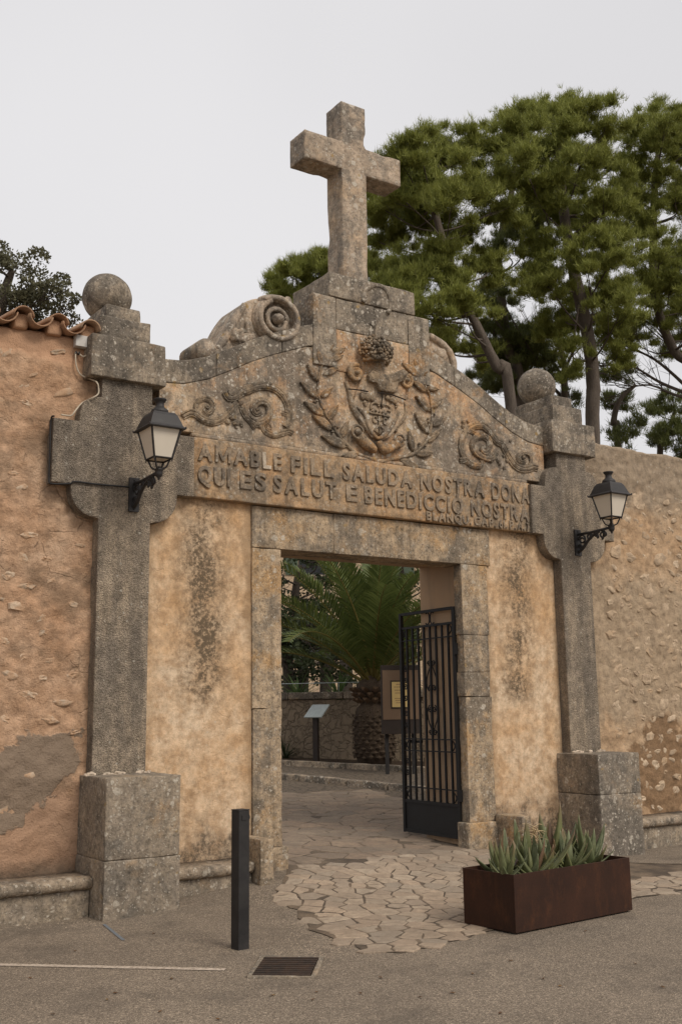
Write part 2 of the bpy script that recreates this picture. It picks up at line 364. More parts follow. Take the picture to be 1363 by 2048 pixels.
def wall_left():
    m = Mat('salmon_wall_plaster'); p = m.pos(); x, y, z = m.xyz()
    n1 = m.noise(1.3, 6, .65); n2 = m.noise(5, 7, .7); n3 = m.noise(24, 6, .75)
    col = m.mix(m.ramp(n1, (.35, 0), (.62, 1)), (.50, .30, .178), (.56, .385, .258))
    col = m.mix(m.ma('MULTIPLY', m.ramp(n2, (.44, 0), (.62, 1)), .6), col, (.31, .185, .105))
    col = m.mix(.7, col, m.mix(1, col, m.ramp(m.noise(12, 8, .78), (.34, .55), (.5, 1.0), (.64, 1.4)), 'MULTIPLY'))
    dk = m.noise(1.9, 6, .7, m.scl(p, (1, 1, 1.2), (7, 3, 3)))
    col = m.mix(m.ma('MULTIPLY', m.ramp(dk, (.5, 0), (.62, 1)), .6), col, (.19, .132, .085))
    top = m.ramp(m.ma('MULTIPLY_ADD', n2, .25, m.ma('SUBTRACT', z, 4.0)), (.78, 0), (.84, 1))      # newer smooth render under the tiles
    col = m.mix(m.ma('MULTIPLY', top, .85), col, (.50, .30, .185))
    # grey repair mortar and pink lower render
    dx = m.ma('DIVIDE', m.ma('ADD', x, 3.65), .6); dz = m.ma('DIVIDE', m.ma('SUBTRACT', m.ma('MULTIPLY_ADD', x, -.45, z), 2.69), .34)
    dd = m.ma('SQRT', m.ma('ADD', m.ma('MULTIPLY', dx, dx), m.ma('MULTIPLY', dz, dz)))
    pat = m.ramp(m.ma('MULTIPLY_ADD', m.ma('SUBTRACT', m.noise(3.2, 5, .6), .5), 1.6, dd), (.9, 1), (.96, 0))
    lowp = m.mr(m.ma('MULTIPLY_ADD', m.ma('SUBTRACT', n2, .5), .7, z), 1.06, .92)
    col = m.mix(m.ma('MULTIPLY', lowp, .75), col, m.mix(n2, (.33, .205, .13), (.47, .305, .205)))
    col = m.mix(pat, col, m.mix(n2, (.225, .17, .125), (.29, .215, .15)))
    foot = m.ramp(m.ma('MULTIPLY_ADD', m.noise(6, 5, .7), .25, z), (.44, 1), (.58, 0))
    col = m.mix(m.ma('MULTIPLY', foot, .85), col, (.11, .082, .058))
    col = m.mix(m.ma('MULTIPLY', m.ramp(n3, (.56, 0), (.7, 1)), .5), col, (.16, .098, .055))
    w = m.warp(.2, 4); cr = m.vor(3, w, 'DISTANCE_TO_EDGE').outputs['Distance']
    crk = m.ma('MULTIPLY', m.ramp(cr, (.004, 1), (.014, 0)), m.ramp(n1, (.5, 0), (.56, 1)))
    col = m.mix(m.ma('MULTIPLY', crk, .35), col, (.16, .1, .06))
    rough_h = m.ma('MULTIPLY', m.noise(9, 6, .7), m.ramp(top, (0, 4.0), (1, .4)))
    h = m.ma('ADD', m.ma('ADD', rough_h, n3), m.noise(80, 4, .7)); h = m.ma('SUBTRACT', h, crk); h = m.ma('MULTIPLY_ADD', pat, .8, h)
    return m.done(col, .95, m.bump(h, .9, .011))
M['wall_left'] = wall_left()
def wall_right():
    m = Mat('tan_rubble_wall_mortar'); p = m.pos(); x, y, z = m.xyz()
    n1 = m.noise(1.2, 6, .65); n2 = m.noise(6, 7, .7); n3 = m.noise(26, 6, .75)
    col = m.mix(m.ramp(n1, (.35, 0), (.62, 1)), (.42, .268, .15), (.48, .345, .222))
    mid = m.ramp(m.ma('MULTIPLY_ADD', m.ma('SUBTRACT', m.noise(2, 4), .5), 1.2, m.ma('ABSOLUTE', m.ma('SUBTRACT', z, 2.25))), (.75, 1), (.95, 0))
    col = m.mix(m.ma('MULTIPLY', mid, .8), col, m.mix(n2, (.32, .25, .175), (.42, .32, .215)))
    topz = m.mr(m.ma('MULTIPLY_ADD', m.ma('SUBTRACT', m.noise(2.4, 5), .5), 1.0, z), 3.9, 4.25)
    col = m.mix(m.ma('MULTIPLY', topz, .9), col, m.mix(n2, (.22, .18, .136), (.37, .285, .195)))
    dx = m.ma('DIVIDE', m.ma('SUBTRACT', x, 4.35), .75); dz = m.ma('DIVIDE', m.ma('SUBTRACT', z, .85), .62)
    dd = m.ma('SQRT', m.ma('ADD', m.ma('MULTIPLY', dx, dx), m.ma('MULTIPLY', dz, dz)))
    pat = m.ramp(m.ma('MULTIPLY_ADD', m.ma('SUBTRACT', m.noise(3.0, 5, .6), .5), 1.5, dd), (.9, 1), (.97, 0))
    col = m.mix(m.ma('MULTIPLY', pat, .9), col, m.mix(n2, (.20, .122, .066), (.265, .165, .09)))
    col = m.mix(.75, col, m.mix(1, col, m.ramp(m.noise(13, 8, .78), (.34, .5), (.5, 1.0), (.64, 1.45)), 'MULTIPLY'))
    dk = m.noise(2.2, 6, .7, m.scl(p, (1, 1, 1), (7, 3, 3)))
    col = m.mix(m.ma('MULTIPLY', m.ramp(dk, (.54, 0), (.7, 1)), .5), col, (.15, .11, .075))
    col = m.mix(m.ma('MULTIPLY', m.ramp(n3, (.54, 0), (.7, 1)), .5), col, (.17, .12, .08))
    w = m.warp(.05, 10); li = m.ma('MULTIPLY', m.spots(20, .4, .3, w, .1), topz)
    col = m.mix(m.ma('MULTIPLY', li, .7), col, (.5, .45, .37))
    h = m.ma('ADD', m.ma('ADD', m.ma('MULTIPLY', m.noise(9, 6, .7), 2.2), n3), m.noise(80, 4, .7))
    return m.done(col, .95, m.bump(h, .9, .011))
M['wall_right'] = wall_right()
def rubble(name, a, b, c):
    m = Mat(name); r = m.rnd(); n2 = m.noise(12, 6, .7); n3 = m.noise(60, 4, .7)
    col = m.mix(m.ramp(r, (0, 0), (1, 1)), a, b); col = m.mix(m.ramp(n2, (.45, 0), (.58, .9)), col, c); col = m.mix(m.ramp(m.noise(7, 5, .7), (.46, 0), (.58, .85)), col, c)
    col = m.mix(m.ma('MULTIPLY', m.ramp(n3, (.55, 0), (.68, 1)), .5), col, tuple(q * .4 for q in c))
    return m.done(col, .92, m.bump(m.ma('ADD', n2, n3), .8, .008))
M['stoneL'] = rubble('wall_rubble_pale', (.58, .45, .325), (.40, .315, .23), (.44, .28, .17))
M['stoneR'] = rubble('wall_rubble_tan', (.60, .475, .34), (.46, .32, .195), (.36, .27, .185))
def reveal():
    m = Mat('reveal_plaster'); n1 = m.noise(1.6, 5, .6); n2 = m.noise(9, 6, .7)
    col = m.mix(m.ramp(n1, (.35, 0), (.65, 1)), (.42, .28, .17), (.36, .26, .175)); col = m.mix(m.ramp(m.noise(4, 4, .6, m.scl(m.pos(), (1.5, 1.5, .2))), (.5, 0), (.7, .6)), col, (.24, .18, .125))
    return m.done(col, .93, m.bump(n2, .5, .006))
M['reveal'] = reveal()
def asphalt():
    m = Mat('worn_asphalt'); p = m.pos()
    v = m.vor(150); sep = m.nd('ShaderNodeSeparateColor'); m.put(sep.inputs[0], v.outputs['Color'])
    n1 = m.noise(.7, 6, .65); n2 = m.noise(6, 6, .7); n3 = m.noise(45, 4, .7)
    col = m.mix(m.ramp(n1, (.35, 0), (.65, 1)), (.205, .165, .124), (.255, .205, .153))
    col = m.mix(m.ma('MULTIPLY', m.ramp(n2, (.5, 0), (.68, 1)), .45), col, (.15, .122, .093))
    agg = m.ramp(sep.outputs[0], (0, .38), (.45, .86), (.8, 1.2), (1, 2.2))
    col = m.mix(.8, col, m.mix(1, col, agg, 'MULTIPLY'))
    col = m.mix(m.ma('MULTIPLY', m.ramp(n3, (.5, 0), (.7, 1)), .35), col, (.09, .072, .056))
    v2 = m.vor(48); s2 = m.nd('ShaderNodeSeparateColor'); m.put(s2.inputs[0], v2.outputs['Color'])
    big = m.ma('MULTIPLY', m.ma('LESS_THAN', s2.outputs[0], .035), m.ramp(v2.outputs['Distance'], (.2, 1), (.36, 0)))
    col = m.mix(m.ma('MULTIPLY', big, .75), col, m.mix(s2.outputs[1], (.36, .29, .21), (.10, .075, .058)))
    st = m.ramp(m.noise(1.6, 5, .62, m.scl(p, (1, 1, 1), (3, 9, 0))), (.52, 0), (.66, 1))
    col = m.mix(m.ma('MULTIPLY', st, .45), col, (.095, .078, .062))
    h = m.ma('ADD', m.ma('MULTIPLY', v.outputs['Distance'], -1.), m.ma('MULTIPLY', n3, .6)); h = m.ma('ADD', h, m.ma('MULTIPLY', big, .5))
    return m.done(col, .93, m.bump(h, .8, .006))
M['asphalt'] = asphalt()
def mortar():
    m = Mat('paving_mortar'); n1 = m.noise(3, 5, .6); n3 = m.noise(50, 5, .75)
    col = m.mix(m.ramp(n1, (.4, 0), (.62, 1)), (.085, .066, .049), (.20, .15, .104)); col = m.mix(m.ramp(n3, (.45, 0), (.7, .8)), col, (.075, .058, .045))
    return m.done(col, .95, m.bump(n3, .8, .01))
M['mortar'] = mortar()
def paving(name, a, b, dirt):
    m = Mat(name); r = m.rnd(); n1 = m.noise(2.2, 6, .65); n2 = m.noise(16, 6, .72); n3 = m.noise(75, 4, .7)
    col = m.mix(m.ramp(r, (.1, 0), (.9, 1)), a, b); col = m.mix(m.ma('MULTIPLY', m.ma('FRACT', m.ma('MULTIPLY', r, 7.3)), .35), col, (.40, .26, .165)); col = m.mix(m.ma('MULTIPLY', m.ramp(n2, (.42, 0), (.62, 1)), .6), col, dirt)
    col = m.mix(m.ma('MULTIPLY', m.ramp(n1, (.45, 0), (.65, 1)), .55), col, dirt); col = m.mix(m.ma('MULTIPLY', m.ramp(n3, (.55, 0), (.7, 1)), .5), col, tuple(q * .45 for q in dirt))
    return m.done(col, .85, m.bump(m.ma('ADD', n2, m.ma('MULTIPLY', n3, .5)), .9, .014))
M['paving'] = paving('crazy_paving_stone', (.46, .37, .275), (.31, .258, .20), (.235, .185, .135))
M['flag'] = paving('shaded_worn_flagstone', (.29, .228, .165), (.22, .176, .132), (.16, .125, .095))  # worn stone, base colours darkened to hold the shade of overhanging trees
def courtyard():
    m = Mat('shaded_courtyard_cobbles'); p = m.pos(); v = m.vor(9, m.warp(.1, 4), 'DISTANCE_TO_EDGE'); n2 = m.noise(8, 6, .7)
    col = m.mix(n2, (.115, .09, .066), (.175, .138, .10)); col = m.mix(m.ramp(v.outputs['Distance'], (.02, 1), (.09, 0)), col, (.07, .055, .042))  # tree shade over the courtyard is put into these dark cobble colours
    return m.done(col, .9, m.bump(m.ma('ADD', m.ramp(v.outputs['Distance'], (0, 0), (.12, 1)), n2), .8, .02))
M['courtyard'] = courtyard()
def metal(name, col, rough=.5, col2=None, scale=8, met=0., spec=.4):
    m = Mat(name); n = m.noise(scale, 6, .7, m.obj()); c = m.mix(m.ramp(n, (.4, 0), (.65, 1)), col, col2 or tuple(q * 1.5 for q in col))
    m.b.inputs['Specular IOR Level'].default_value = spec
    return m.done(c, m.ramp(n, (.3, rough), (.7, min(1, rough + .2))), m.bump(m.noise(60, 4, .7, m.obj()), .2, .002), met)
M['iron'] = metal('black_painted_iron', (.006, .0055, .005), .6, (.012, .010, .009))
M['lamp_metal'] = metal('lantern_black_metal', (.02, .018, .017), .45, (.035, .031, .03), 20)
M['bollard'] = metal('bollard_steel', (.014, .013, .013), .5, (.03, .027, .026), 6)
M['rust_iron'] = metal('rusty_cast_iron', (.022, .015, .011), .7, (.055, .032, .02), 12)
def corten():
    m = Mat('corten_steel'); p = m.obj(); n1 = m.noise(2.5, 5, .6, p); n2 = m.noise(9, 7, .75, m.scl(p, (1, 1, .5))); n3 = m.noise(70, 4, .7, p)
    col = m.mix(m.ramp(n1, (.35, 0), (.65, 1)), (.024, .0105, .006), (.044, .0175, .009)); col = m.mix(m.ma('MULTIPLY', m.ramp(n2, (.5, 0), (.75, 1)), .6), col, (.095, .036, .014)); col = m.mix(m.ma('MULTIPLY', m.ramp(n3, (.52, 0), (.68, 1)), .5), col, (.016, .008, .006))
    return m.done(col, .75, m.bump(n3, .25, .002))
M['corten'] = corten()
def frosted():
    m = Mat('frosted_lamp_glass'); m.b.inputs['Specular IOR Level'].default_value = .5
    n = m.noise(6, 4, .6, m.obj()); return m.done(m.mix(n, (.66, .59, .48), (.74, .67, .56)), .35, Subsurface_Weight=.0, Transmission_Weight=.12)
M['glass'] = frosted()
def soil():
    m = Mat('soil'); n = m.noise(18, 6, .75); n2 = m.noise(60, 4, .7)
    return m.done(m.mix(m.ramp(n, (.4, 0), (.65, 1)), (.04, .028, .02), (.115, .072, .042)), 1, m.bump(m.ma('ADD', n, n2), 1, .03))
M['soil'] = soil()
M['cable_black'] = metal('black_cable', (.012, .011, .011), .6)
M['cable_white'] = metal('cream_cable', (.5, .43, .33), .6, (.42, .35, .26))
M['plastic'] = metal('grey_plastic_box', (.56, .54, .51), .5, (.5, .47, .43))
def leafmat(name, a, b, rough=.55, sub=0.0, var=None):
    m = Mat(name); r = m.isl(); n = m.noise(1.4, 4, .6)
    col = m.mix(m.ma('MULTIPLY_ADD', r, .6, m.ma('MULTIPLY', n, .5)), a, b)
    if var: col = m.mix(m.ma('GREATER_THAN', r, .93), col, var)
    tr = m.nd('ShaderNodeBsdfTranslucent'); m.put(tr.inputs[0], col); ms = m.nd('ShaderNodeMixShader'); ms.inputs[0].default_value = .3
    m.t.links.new(m.b.outputs[0], ms.inputs[1]); m.t.links.new(tr.outputs[0], ms.inputs[2]); m.t.links.new(ms.outputs[0], m.o.inputs[0])
    return m.done(col, rough)
M['pine'] = leafmat('pine_needles', (.135, .16, .035), (.32, .335, .075), .6)
M['pine_dark'] = leafmat('pine_needles_dark', (.085, .105, .035), (.18, .20, .06), .6)
M['oak'] = leafmat('holm_oak_leaves', (.085, .085, .047), (.165, .155, .088), .55, var=(.2, .19, .12))
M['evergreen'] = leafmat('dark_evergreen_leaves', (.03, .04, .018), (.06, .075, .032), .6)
M['shrub'] = leafmat('shrub_leaves', (.07, .115, .04), (.14, .2, .07), .5)
M['palm'] = leafmat('palm_leaflets', (.05, .075, .02), (.15, .18, .05), .45)
M['rachis'] = leafmat('palm_rachis', (.17, .15, .045), (.24, .19, .06), .5)
def bark(name, a, b, sc=6):
    m = Mat(name); p = m.obj(); n = m.noise(sc, 6, .7, m.scl(p, (1, 1, .3))); n2 = m.noise(sc * 5, 5, .7, m.scl(p, (1, 1, .4)))
    return m.done(m.mix(m.ramp(n, (.35, 0), (.65, 1)), a, m.mix(n2, b, a)), .95, m.bump(m.ma('ADD', n, n2), 1, .03))
M['pinebark'] = bark('pine_bark', (.095, .077, .062), (.19, .155, .125))
M['oakbark'] = bark('oak_bark', (.07, .055, .042), (.12, .1, .08))
M['palmtrunk'] = bark('palm_trunk', (.055, .038, .026), (.12, .085, .055), 8)
M['palmscar_low'] = bark('palm_old_scar', (.055, .038, .026), (.125, .09, .058), 12)
M['palmscar'] = bark('palm_cut_scar', (.11, .066, .038), (.26, .18, .11), 12)
def aloe():
    m = Mat('aloe_leaf'); r = m.rnd(); z = m.xyz(m.obj())[2]
    n = m.noise(9, 5, .6, m.obj())
    col = m.mix(m.ramp(n, (.35, 0), (.65, 1)), (.085, .108, .05), (.195, .205, .115)); col = m.mix(m.ma('MULTIPLY', r, .75), col, (.17, .175, .065))
    tip = m.ramp(m.ma('MULTIPLY_ADD', r, .35, m.ma('MULTIPLY', z, 1.9)), (.62, 0), (.9, .85)); col = m.mix(tip, col, (.17, .085, .05)); col = m.mix(m.ma('MULTIPLY', m.ma('GREATER_THAN', m.ma('FRACT', m.ma('MULTIPLY', r, 13.7)), .88), .8), col, (.15, .075, .045)); col = m.mix(m.ma('MULTIPLY', m.spots(34, .3, .5, m.obj(), .1), .25), col, (.3, .32, .22))
    m.b.inputs['Specular IOR Level'].default_value = .4
    return m.done(col, .5, m.bump(n, .3, .004))
M['aloe'] = aloe()
M['dry_leaf'] = rubble('dry_leaf', (.17, .085, .035), (.24, .15, .06), (.1, .055, .03))
M['straw'] = Mat('dry_flower_straw').done((.45, .34, .2), .9)
def tile_m():
    m = Mat('terracotta_tile'); r = m.rnd(); n = m.noise(9, 6, .7); n2 = m.noise(40, 4, .7)
    col = m.mix(r, (.32, .175, .10), (.40, .26, .165)); col = m.mix(m.ramp(n, (.48, 0), (.68, .8)), col, (.17, .115, .075)); col = m.mix(m.ramp(n2, (.6, 0), (.72, .6)), col, (.4, .34, .25))
    return m.done(col, .9, m.bump(n2, .5, .005))
M['tile'] = tile_m()
def courtwall():
    m = Mat('courtyard_rubble_wall'); v = m.vor(5.5, m.warp(.4, 5), 'DISTANCE_TO_EDGE'); n2 = m.noise(8, 6, .7)
    col = m.mix(n2, (.20, .155, .108), (.34, .265, .185)); col = m.mix(m.ma('MULTIPLY', m.ramp(v.outputs['Distance'], (.01, 1), (.05, 0)), .5), col, (.13, .1, .07))
    return m.done(col, .95, m.bump(m.ma('ADD', m.ramp(v.outputs['Distance'], (0, 0), (.1, 1)), n2), .8, .03))
M['courtwall'] = courtwall()
M['building'] = stone('far_building_render', (.52, .39, .26), (.46, .34, .23), (.36, .28, .2), grey=.1, lichen=0, streak=.25, dark=.2)
M['window'] = metal('dark_window_glass', (.02, .022, .025), .15, (.03, .03, .033))
M['shutter'] = metal('green_shutter', (.05, .07, .045), .6)
def whiteline():
    m = Mat('worn_white_paint'); n = m.noise(40, 5, .75); return m.done(m.mix(m.ramp(n, (.45, 0), (.62, 1)), (.50, .42, .34), (.25, .2, .15)), .85, m.bump(n, .4, .004))
M['white_paint'] = whiteline()
M['blue_paint'] = Mat('worn_blue_paint').done((.15, .165, .18), .85)
M['board'] = metal('brown_board_panel', (.135, .085, .05), .6, (.15, .095, .058), 3)
M['board_dark'] = metal('dark_board_frame', (.022, .014, .010), .6, (.03, .02, .015))
M['paper'] = Mat('yellowed_notice').done((.55, .40, .17), .8)
M['ink'] = Mat('faded_ink').done((.28, .18, .09), .9)
M['panel_face'] = metal('pale_lectern_plate', (.42, .47, .46), .3, (.36, .40, .39), 14, spec=.5)
# ------------------------------------------------------------------ ground
def sheet(xs, ys, off=0., hole=None):
    vs = [(x, y, H(x, y) + off) for y in ys for x in xs]; n = len(xs); fs = []
    for j in range(len(ys) - 1):
        for i in range(n - 1):
            fs.append([j * n + i, j * n + i + 1, (j + 1) * n + i + 1, (j + 1) * n + i])
    return mesh('sheet', vs, fs, True)
def lin(a, b, s): n = max(1, int(round((b - a) / s))); return [a + (b - a) * i / n for i in range(n + 1)]
xs = [-400, -120, -40, -15] + lin(-9, 9, .12) + [15, 40, 120, 400]
ys = [-300, -80, -20, -12] + lin(-8, 1, .12) + lin(1.5, 15, .5) + [30, 80, 300, 900]
ground = link('ground', sheet(xs, ys), M['asphalt']); setp(ground, kind='structure')
def in_poly(p, poly):
    c = False; n = len(poly)
    for i in range(n):
        a, b = poly[i], poly[(i + 1) % n]
        if (a[1] > p[1]) != (b[1] > p[1]) and p[0] < (b[0] - a[0]) * (p[1] - a[1]) / (b[1] - a[1]) + a[0]: c = not c
    return c
def clip(poly, nx, ny, d):
    out = []; n = len(poly)
    for i in range(n):
        a, b = poly[i], poly[(i + 1) % n]; da = a[0] * nx + a[1] * ny - d; db = b[0] * nx + b[1] * ny - d
        if da <= 0: out.append(a)
        if (da < 0 < db) or (db < 0 < da):
            t = da / (da - db); out.append((a[0] + (b[0] - a[0]) * t, a[1] + (b[1] - a[1]) * t))
    return out
def cells(poly, spacing, rnd, stretch=1.35):
    """irregular Voronoi stones filling a polygon"""
    x0, x1 = min(p[0] for p in poly) - .3, max(p[0] for p in poly) + .3; y0, y1 = min(p[1] for p in poly) - .3, max(p[1] for p in poly) + .3
    seeds = []
    for _ in range(int((x1 - x0) * (y1 - y0) / spacing ** 2 * 22)):
        q = (rnd.uniform(x0, x1), rnd.uniform(y0, y1)); s = spacing * rnd.choice((.5, .62, .8, 1, 1.25))
        if all(((q[0] - a[0]) / stretch) ** 2 + (q[1] - a[1]) ** 2 > min(s, b) ** 2 * .8 for a, b in seeds): seeds.append((q, s))
    out = []
    for q, s in seeds:
        if not in_poly(q, poly): continue
        c = [(q[0] - 1, q[1] - 1), (q[0] + 1, q[1] - 1), (q[0] + 1, q[1] + 1), (q[0] - 1, q[1] + 1)]
        for r, _ in seeds:
            if r == q or abs(r[0] - q[0]) > 1.6 or abs(r[1] - q[1]) > 1.6: continue
            nx, ny = r[0] - q[0], r[1] - q[1]; d = (r[0] ** 2 + r[1] ** 2 - q[0] ** 2 - q[1] ** 2) / 2
            c = clip(c, nx, ny, d)
            if len(c) < 3: break
        if len(c) >= 3: out.append((q, c))
    return out
def slab(q, c, joint, rise, rnd, sub=.045):
    pts = []; n = len(c)
    for i in range(n):
        a, b = c[i], c[(i + 1) % n]; L_ = math.dist(a, b); k = max(1, int(L_ / sub))
        for j in range(k): pts.append((a[0] + (b[0] - a[0]) * j / k, a[1] + (b[1] - a[1]) * j / k))
    sh = []
    for x, y in pts:
        dx, dy = x - q[0], y - q[1]; l = math.hypot(dx, dy) or 1
        k = max(.3, (l - joint * (1.1 + 1.1 * noise.noise((x * 9, y * 9, q[0])) + 1.1 * noise.noise((x * 24, y * 24, q[1])))) / l); sh.append((q[0] + dx * k, q[1] + dy * k))
    tx, ty, rz = rnd.uniform(-.02, .02), rnd.uniform(-.02, .02), rise * rnd.uniform(.7, 1.25)
    top = lambda x, y: H(x, y) + rz + (x - q[0]) * tx + (y - q[1]) * ty
    m = len(sh); vs = []
    for x, y in sh: vs.append((x, y, H(x, y) - .012))
    for x, y in sh: vs.append((x, y, top(x, y) - .006))
    for x, y in sh: vs.append((q[0] + (x - q[0]) * .93, q[1] + (y - q[1]) * .93, top(x, y) + .004 * noise.noise((x * 9, y * 9, 0))))
    fs = []
    for k in (0, m):
        for i in range(m): fs.append([k + i, k + (i + 1) % m, k + m + (i + 1) % m, k + m + i])
    vs.append((q[0], q[1], top(*q) + .001)); ci = len(vs) - 1
    for i in range(m): fs.append([2 * m + i, 2 * m + (i + 1) % m, ci])
    return mesh('slab', vs, fs, False)
g = lambda u, v: tuple(G(u, v)[:2])
outer = [g(552, 1778), g(560, 1800), g(598, 1830), g(622, 1862), g(680, 1885), g(735, 1905), g(800, 1911), g(900, 1888), g(985, 1862), g(1120, 1832), g(1257, 1803), g(1363, 1782), (3.6, -2.35), (3.6, -1.55), g(1363, 1745), g(1270, 1760), (1.35, -.75), (1.12, -.05), (1.12, .0), (-1.1, .0), (-1.1, -.1)]
inner = [(-1.1, .0), (1.12, .0), (1.2, .9), (3.2, 3.2), (3.6, 5.6), (1.2, 5.6), (-.6, 2.2)]
def ragged(poly, amp=.05, step=.12, keep=None):
    out = []; n = len(poly)
    for i in range(n):
        a, b = poly[i], poly[(i + 1) % n]; k = max(1, int(math.dist(a, b) / step))
        for j in range(k):
            x, y = a[0] + (b[0] - a[0]) * j / k, a[1] + (b[1] - a[1]) * j / k
            if keep and not keep(x, y): out.append((x, y)); continue
            out.append((x + amp * noise.noise((x * 5, y * 5, 1)), y + amp * (noise.noise((x * 5, y * 5, 8)) + .5 * noise.noise((x * 15, y * 15, 8)))))
    return out
def fan(poly, off):
    bm = bmesh.new(); vv = [bm.verts.new((x, y, 0)) for x, y in poly]; f = bm.faces.new(vv); bmesh.ops.triangulate(bm, faces=[f])
    for _ in range(3): bmesh.ops.subdivide_edges(bm, edges=[e for e in bm.edges if e.calc_length() > .2], cuts=1, use_grid_fill=True)
    bmesh.ops.triangulate(bm, faces=bm.faces[:])
    for v in bm.verts: v.co.z = H(v.co.x, v.co.y) + off
    return bmesh_done(bm, 'sheet', True)
pav = link('pavement', fan(ragged(outer, .07, .12, lambda x, y: y < -.06), .006), M['mortar']); setp(pav, kind='structure')
yard = link('courtyard_path', fan(inner, .005), M['mortar']); setp(yard, kind='structure')
court = link('courtyard', sheet(lin(-6, 9, .5), lin(.02, 14, .5), .003), M['courtyard']); setp(court, kind='structure')
rp_ = random.Random(5)
for q, c in cells(outer, .225, rp_): link('paving_stone', slab(q, c, .0065, .010, rp_), M['paving'], pav)
for q, c in cells(inner, .40, rp_, 1.4): link('flagstone', slab(q, c, .006, .010, rp_), M['flag'], yard)
# ------------------------------------------------------------------ gateway
gate = thing('stone_gateway', 'tall ochre stone gateway with curved pediment, cross and inscription', 'gateway', (0, 0, 0))
YP = -.13
# piers behind the plaster panels, and the masonry over the opening
for a, b, nm in ((-2.85, -1.17, 0), (1.20, 2.85, 1)):
    link('pier', rough_box(a, b, .03, .80, -.15, 3.56, .015, .25, .003, seed=nm), M['reveal'], gate)
link('lintel_core', rough_box(-1.17, 1.24, .34, .80, 3.20, 3.55, .015, .2, .003, seed=5), M['reveal'], gate)
for s in (-1, 1):
    a, b = (-2.56, -1.445) if s < 0 else (1.50, 2.56)
    link('plaster_panel', rough_box(a, b, .0, .034, -.1, 3.60, .008, .05, .005, seed=8 + s, freq=2.5), M['panel'], gate)
# jamb stones: courses with joints, a little uneven in width
zs_l = [-.1, .36, 1.62, 3.145]; zs_r = [-.1, .42, 1.72, 1.98, 2.38, 3.145]
for zs, s in ((zs_l, -1), (zs_r, 1)):
    for i in range(len(zs) - 1):
        jit = R.uniform(-.012, .012)
        if s < 0: x0, x1 = -1.455 + jit, -1.135
        else: x0, x1 = 1.135 + (.008 if i in (1, 3) else 0.) , 1.505 + jit
        if i == 0: x1, x0 = (x1 + .045, x0) if s < 0 else (x1, x0 - .06)
        y0 = -.022 - .05 * (i == 0) + R.uniform(-.003, .003)
        link('jamb_stone', rough_box(x0, x1, y0, .30 if s < 0 else .105, zs[i] + .001, zs[i + 1] - .001, .016 if i == 0 else .006, .05, .007, 1.8, seed=20 + i + 7 * (s > 0)), M['jamb'], gate)
lz0, lz1 = 3.15, 3.56
for x0, x1, k in ((-1.46, -.52, 0), (-.52, .44, 1), (.44, 1.56, 2)):
    link('lintel_stone', rough_box(x0 + .0006, x1 - .0006, -.026 - .003 * (k == 1), .34, lz0, lz1 - .004, .006, .06, .005, 1.8, seed=40 + k), M['jamb'], gate)
# frieze with inscription
FY = -.085
frz = link('frieze', rough_box(-2.14, 2.17, FY, .5, 3.565, 4.145, .014, .06, .004, 1.1, seed=50), M['frieze'], gate)
link('frieze_ledge', rough_box(-2.12, 2.15, -.055, .4, 4.147, 4.19, .012, .08, .005, 1.2, seed=51), M['pediment'], gate)
glyphs = {}
def glyph(ch, bold):
    if (ch, bold) in glyphs: return glyphs[(ch, bold)]
    if ch == 'M':
        pl_ = [(0, 0), (.15, 0), (.15, .46), (.355, .07), (.495, .07), (.70, .46), (.70, 0), (.85, 0), (.85, .73), (.69, .73), (.425, .22), (.16, .73), (0, .73)]
        me = prism(pl_, -.085, .085, 0)
        for v in me.vertices: v.co = (v.co.x, v.co.z, -v.co.y)
        glyphs[(ch, bold)] = (me, 0., .85, 0., .73); return glyphs[(ch, bold)]
    cu = bpy.data.curves.new('glyph', 'FONT'); cu.body = ch; cu.size = 1; cu.extrude = .07; cu.offset = bold * (.3 if ch == 'M' else 1); cu.bevel_depth = .015; cu.bevel_resolution = 0; cu.resolution_u = 4
    ob = bpy.data.objects.new('glyph', cu); COL.objects.link(ob); me = bpy.data.meshes.new_from_object(ob); bpy.data.objects.remove(ob)
    xs_ = [v.co.x for v in me.vertices]; zs_ = [v.co.y for v in me.vertices]
    glyphs[(ch, bold)] = (me, min(xs_), max(xs_), min(zs_), max(zs_)); return glyphs[(ch, bold)]
def word(text, x0, x1, zb, h, mats, bold=.024, dep=.16):
    if callable(zb): h = h((x0 + x1) / 2); zb = zb((x0 + x1) / 2)
    gl = [glyph(c, bold) for c in text]; gap = .15
    tot = sum(q[2] - q[1] for q in gl) + gap * (len(gl) - 1); cap = 0.73; sx = (x1 - x0) / tot; x = x0
    for i, (c, q) in enumerate(zip(text, gl)):
        me = q[0].copy(); sz = h / cap
        for v in me.vertices:
            px, py, pz = v.co; v.co = (x + (px - q[1]) * sx, FY + .008 - (pz + .085) * dep, zb + py * sz)
        me.materials.clear(); me.update()
        bm = bmesh.new(); bm.from_mesh(me); bmesh.ops.recalc_face_normals(bm, faces=bm.faces[:]); bm.to_mesh(me); bm.free()
        link('letter', me, mats(i), frz, True)
        x += (q[2] - q[1] + gap) * sx
FU = lambda a, b: (F(380 + a / 1.92, 850 + b / 1.92, FY).x)
z1b = (F(397, 919, FY).z + F(1058, 1009, FY).z) / 2; z1t = (F(402, 886, FY).z + F(1052, 974, FY).z) / 2
z2b = (F(400, 967, FY).z + F(1058, 1046, FY).z) / 2; z2t = (F(404, 930, FY).z + F(1052, 1012, FY).z) / 2
z3b = (F(851, 1045, FY).z + F(1055, 1066, FY).z) / 2; z3b = max(z3b, 3.59); print('z3b', z3b, z2b); z3t = z3b + .088
xl_, xr_ = F(397, 919, FY).x, F(1058, 1009, FY).x
